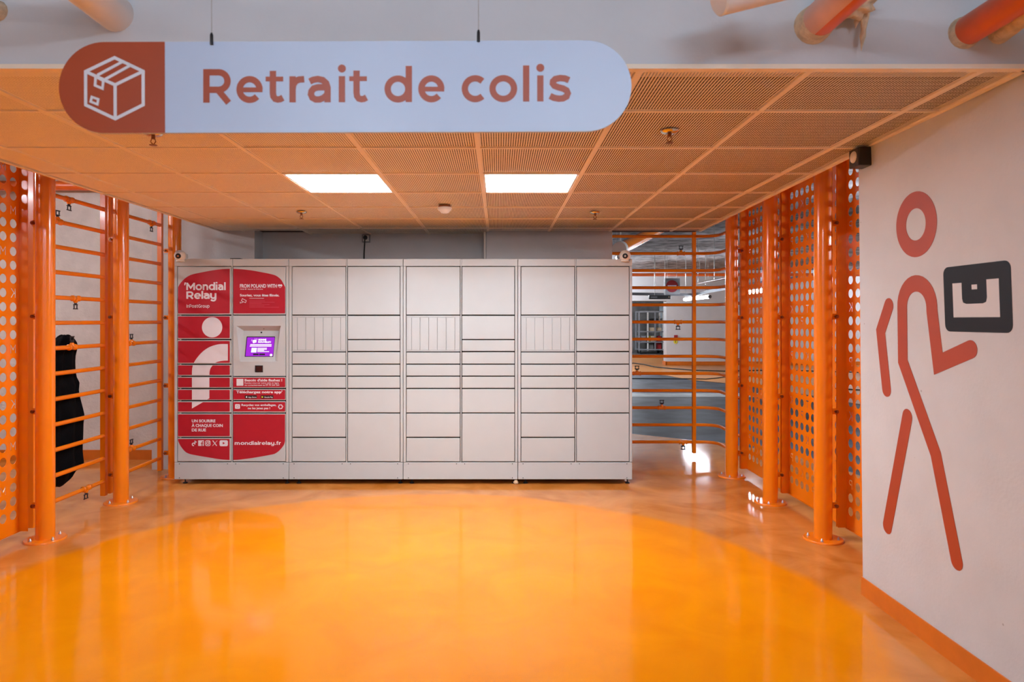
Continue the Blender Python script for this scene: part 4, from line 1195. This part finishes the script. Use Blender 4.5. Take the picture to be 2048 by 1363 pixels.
# no-entry sign
c = P(1344, 572, 17)
t = thing('no_entry_sign', tuple(c), 'red round no entry sign on a pale square board in the car park', 'sign')
mb = MB(); mb.box(c.x-.2, c.x+.2, c.y, c.y+.02, c.z-.2, c.z+.2); mb.build('board', 'grey', t)
def fm(u, v, h): return Vector((c.x+u, c.y-h, c.z+v))
mb = MB(); mb.prism(arc(0, 0, .155, .155, 0, 360, 28)[:-1], fm, .002); rdisc = mb.build('red_disc', 'noentry', t)
mb = MB(); mb.prism([(-.11,-.022),(.11,-.022),(.11,.022),(-.11,.022)], lambda u, v, h: fm(u, v, h+.0025), .002); mb.build('white_bar', 'white_vinyl', rdisc)
for sx in (-.12, .12):
    mb = MB(); mb.tube([(c.x+sx, c.y+.01, c.z+.2), (c.x+sx, c.y+.01, SLAB)], .005, 6); mb.build('hanger', 'steel', t)
# black display unit
c2 = P(1320, 594, 15)
t = thing('display_unit', tuple(c2), 'long black display box hanging below the no entry sign', 'display')
mb = MB(); mb.bbox(c2.x-.24, c2.x+.24, c2.y, c2.y+.08, c2.z-.042, c2.z+.042, .008, 2); mb.build('housing', 'black', t)
mb = MB(); mb.box(c2.x-.21, c2.x-.06, c2.y-.003, c2.y, c2.z-.018, c2.z+.018); mb.build('readout', 'grey', t)
mb = MB(); mb.lathe([(.016, 0), (.014, .004)], (c2.x+.20, c2.y, c2.z+.005), '-y', 10); mb.build('indicator', 'cream_foam', t)
for sx in (-.11, .12):
    mb = MB(); mb.tube([(c2.x+sx, c2.y+.04, c2.z+.04), (c2.x+sx, c2.y+.04, SLAB)], .006, 6); mb.build('hanger', 'steel', t)
# thin drop rods
# yellow round wall sign
c3 = P(1351, 683, 21.99)
t = thing('round_wall_sign', tuple(c3), 'small yellow round sign on the far white wall', 'sign')
mb = MB(); mb.lathe([(.065, 0), (.065, .01)], tuple(c3), '-y', 20); mb.build('disc', 'yellow', t)
mb = MB(); mb.box(c3.x-.008, c3.x+.008, c3.y-.013, c3.y-.010, c3.z-.03, c3.z+.035); mb.build('mark', 'black', t)
mb = MB(); mb.box(c3.x-.05, c3.x+.05, c3.y-.09, c3.y, c3.z+.10, c3.z+.22); tag(mb.build('alarm_button', 'noentry'), 'small red box on the far wall above the yellow sign', 'alarm box')
# pale door leaf/panel inside the far bay
mb = MB(); q = P(1326, 640, 31.1); mb.box(q.x-.15, q.x+.5, 31.1, 31.19, q.z-.75, q.z+.75)
tag(mb.build('pale_panel', 'blue_light'), 'pale bright panel on the concrete wall behind the trolley', 'panel')
# roll cage trolley with its load
TD = 29.3
def T(px, py, dd=0): return P(px, py, TD+dd)
t = thing('roll_cage_trolley', tuple(T(1304, 703)), 'tall metal roll cage trolley loaded with tools in the far bay', 'trolley')
X0, X1 = T(1278, 0).x, T(1326.5, 0).x; Z1 = T(0, 622).z
for i, (xx, yy) in enumerate(((X0, TD), (X0+.38, TD), (X0+.70, TD), (X1, TD), (X0, TD+.7), (X1, TD+.7))):
    mb = MB(); mb.box(xx-.028, xx+.028, yy-.028, yy+.028, .14, Z1); mb.build('upright', 'white_plastic' if i % 2 else 'grey', t)
for zz, nm in ((Z1-.05, 'rail'), (T(0, 664).z, 'shelf'), (T(0, 685).z, 'shelf'), (.16, 'deck')):
    mb = MB()
    if nm == 'rail': mb.box(X0, X1, TD-.03, TD+.03, zz, zz+.06); mb.box(X0, X1, TD+.67, TD+.73, zz, zz+.06)
    else: mb.box(X0, X1, TD-.04, TD+.74, zz, zz+.05)
    mb.build(nm, 'grey', t)
for xx in (X0+.08, X1-.08):
    for yy in (TD+.05, TD+.65):
        mb = MB(); mb.lathe([(.07, -.02), (.075, 0), (.07, .02)], (xx, yy, .075), 'x', 14); mb.build('wheel', 'rubber', t)
for px0, px1, py0, py1, m, nm, lab in ((1296.5, 1302, 667, 673.5, 'yellow', 'yellow_crate', 'small yellow crate on the trolley shelf'), (1303, 1314, 667, 673.5, 'cream_foam', 'cardboard_box', 'pale cardboard box on the trolley shelf'),
        (1315, 1323, 667, 673.5, 'noentry', 'red_crate', 'small red crate on the trolley shelf'), (1279, 1293, 664, 671, 'grey', 'grey_crate', 'grey crate at the left of the trolley shelf'),
        (1311, 1324, 686, 694.5, 'noentry', 'red_toolbox', 'red toolbox on the lower trolley level'), (1297, 1308, 687, 694.5, 'concrete', 'dark_box', 'dark box on the lower trolley level'), (1299, 1324, 661, 663.5, 'cream_foam', 'plank', 'pale plank lying across the trolley shelf')):
    a = T(px0, py1); b = T(px1, py0)
    sh = {True: T(0, 685).z+.05, False: .21}
    zb = T(0, 664).z+.05 if py0 < 664 else a.z
    base_z = (T(0, 685).z+.05) if py0 < 680 and py1 > 665 else (.21 if py0 > 680 else T(0, 664).z+.05)
    hgt = b.z-a.z
    mb = MB(); mb.bbox(a.x, b.x, TD+.08, TD+.55, base_z, base_z+hgt+.10, .01, 1); tag(mb.build(nm, m), lab, 'load')
# cables on the car park floor
def floor_pt(px, py): 
    d = HC*F/(py-CY); return Vector(((px-CX)*d/F, d, .006))
def cable(name, pl, r, m, label):
    mb = MB(); mb.tube([floor_pt(*p) for p in pl], r, 8); return tag(mb.build(name, m), label, 'cable', 'cables lying across the car park')
cable('floor_cable', [(1240, 727), (1268, 726.5), (1288, 729), (1310, 734), (1345, 737.5), (1385, 740.5), (1448, 742.5), (1520, 741), (1600, 741.5), (1720, 745)], .022, 'rubber', 'black cable curving over the far orange walkway')
cable('floor_cable', [(1240, 757), (1300, 757), (1385, 757.5), (1412, 758), (1430, 756.5), (1448, 754), (1500, 752), (1560, 757), (1640, 775), (1720, 780)], .013, 'rubber', 'black cable lying across the dark road')
# pipe along the wall of the left bay
straight_pipe('bay_pipe', [(-7.9, 6.98, 2.86), (-3.42, 6.98, 2.86)], .05, 'pipe_orange', 'orange pipe along the top of the wall behind the left fence')
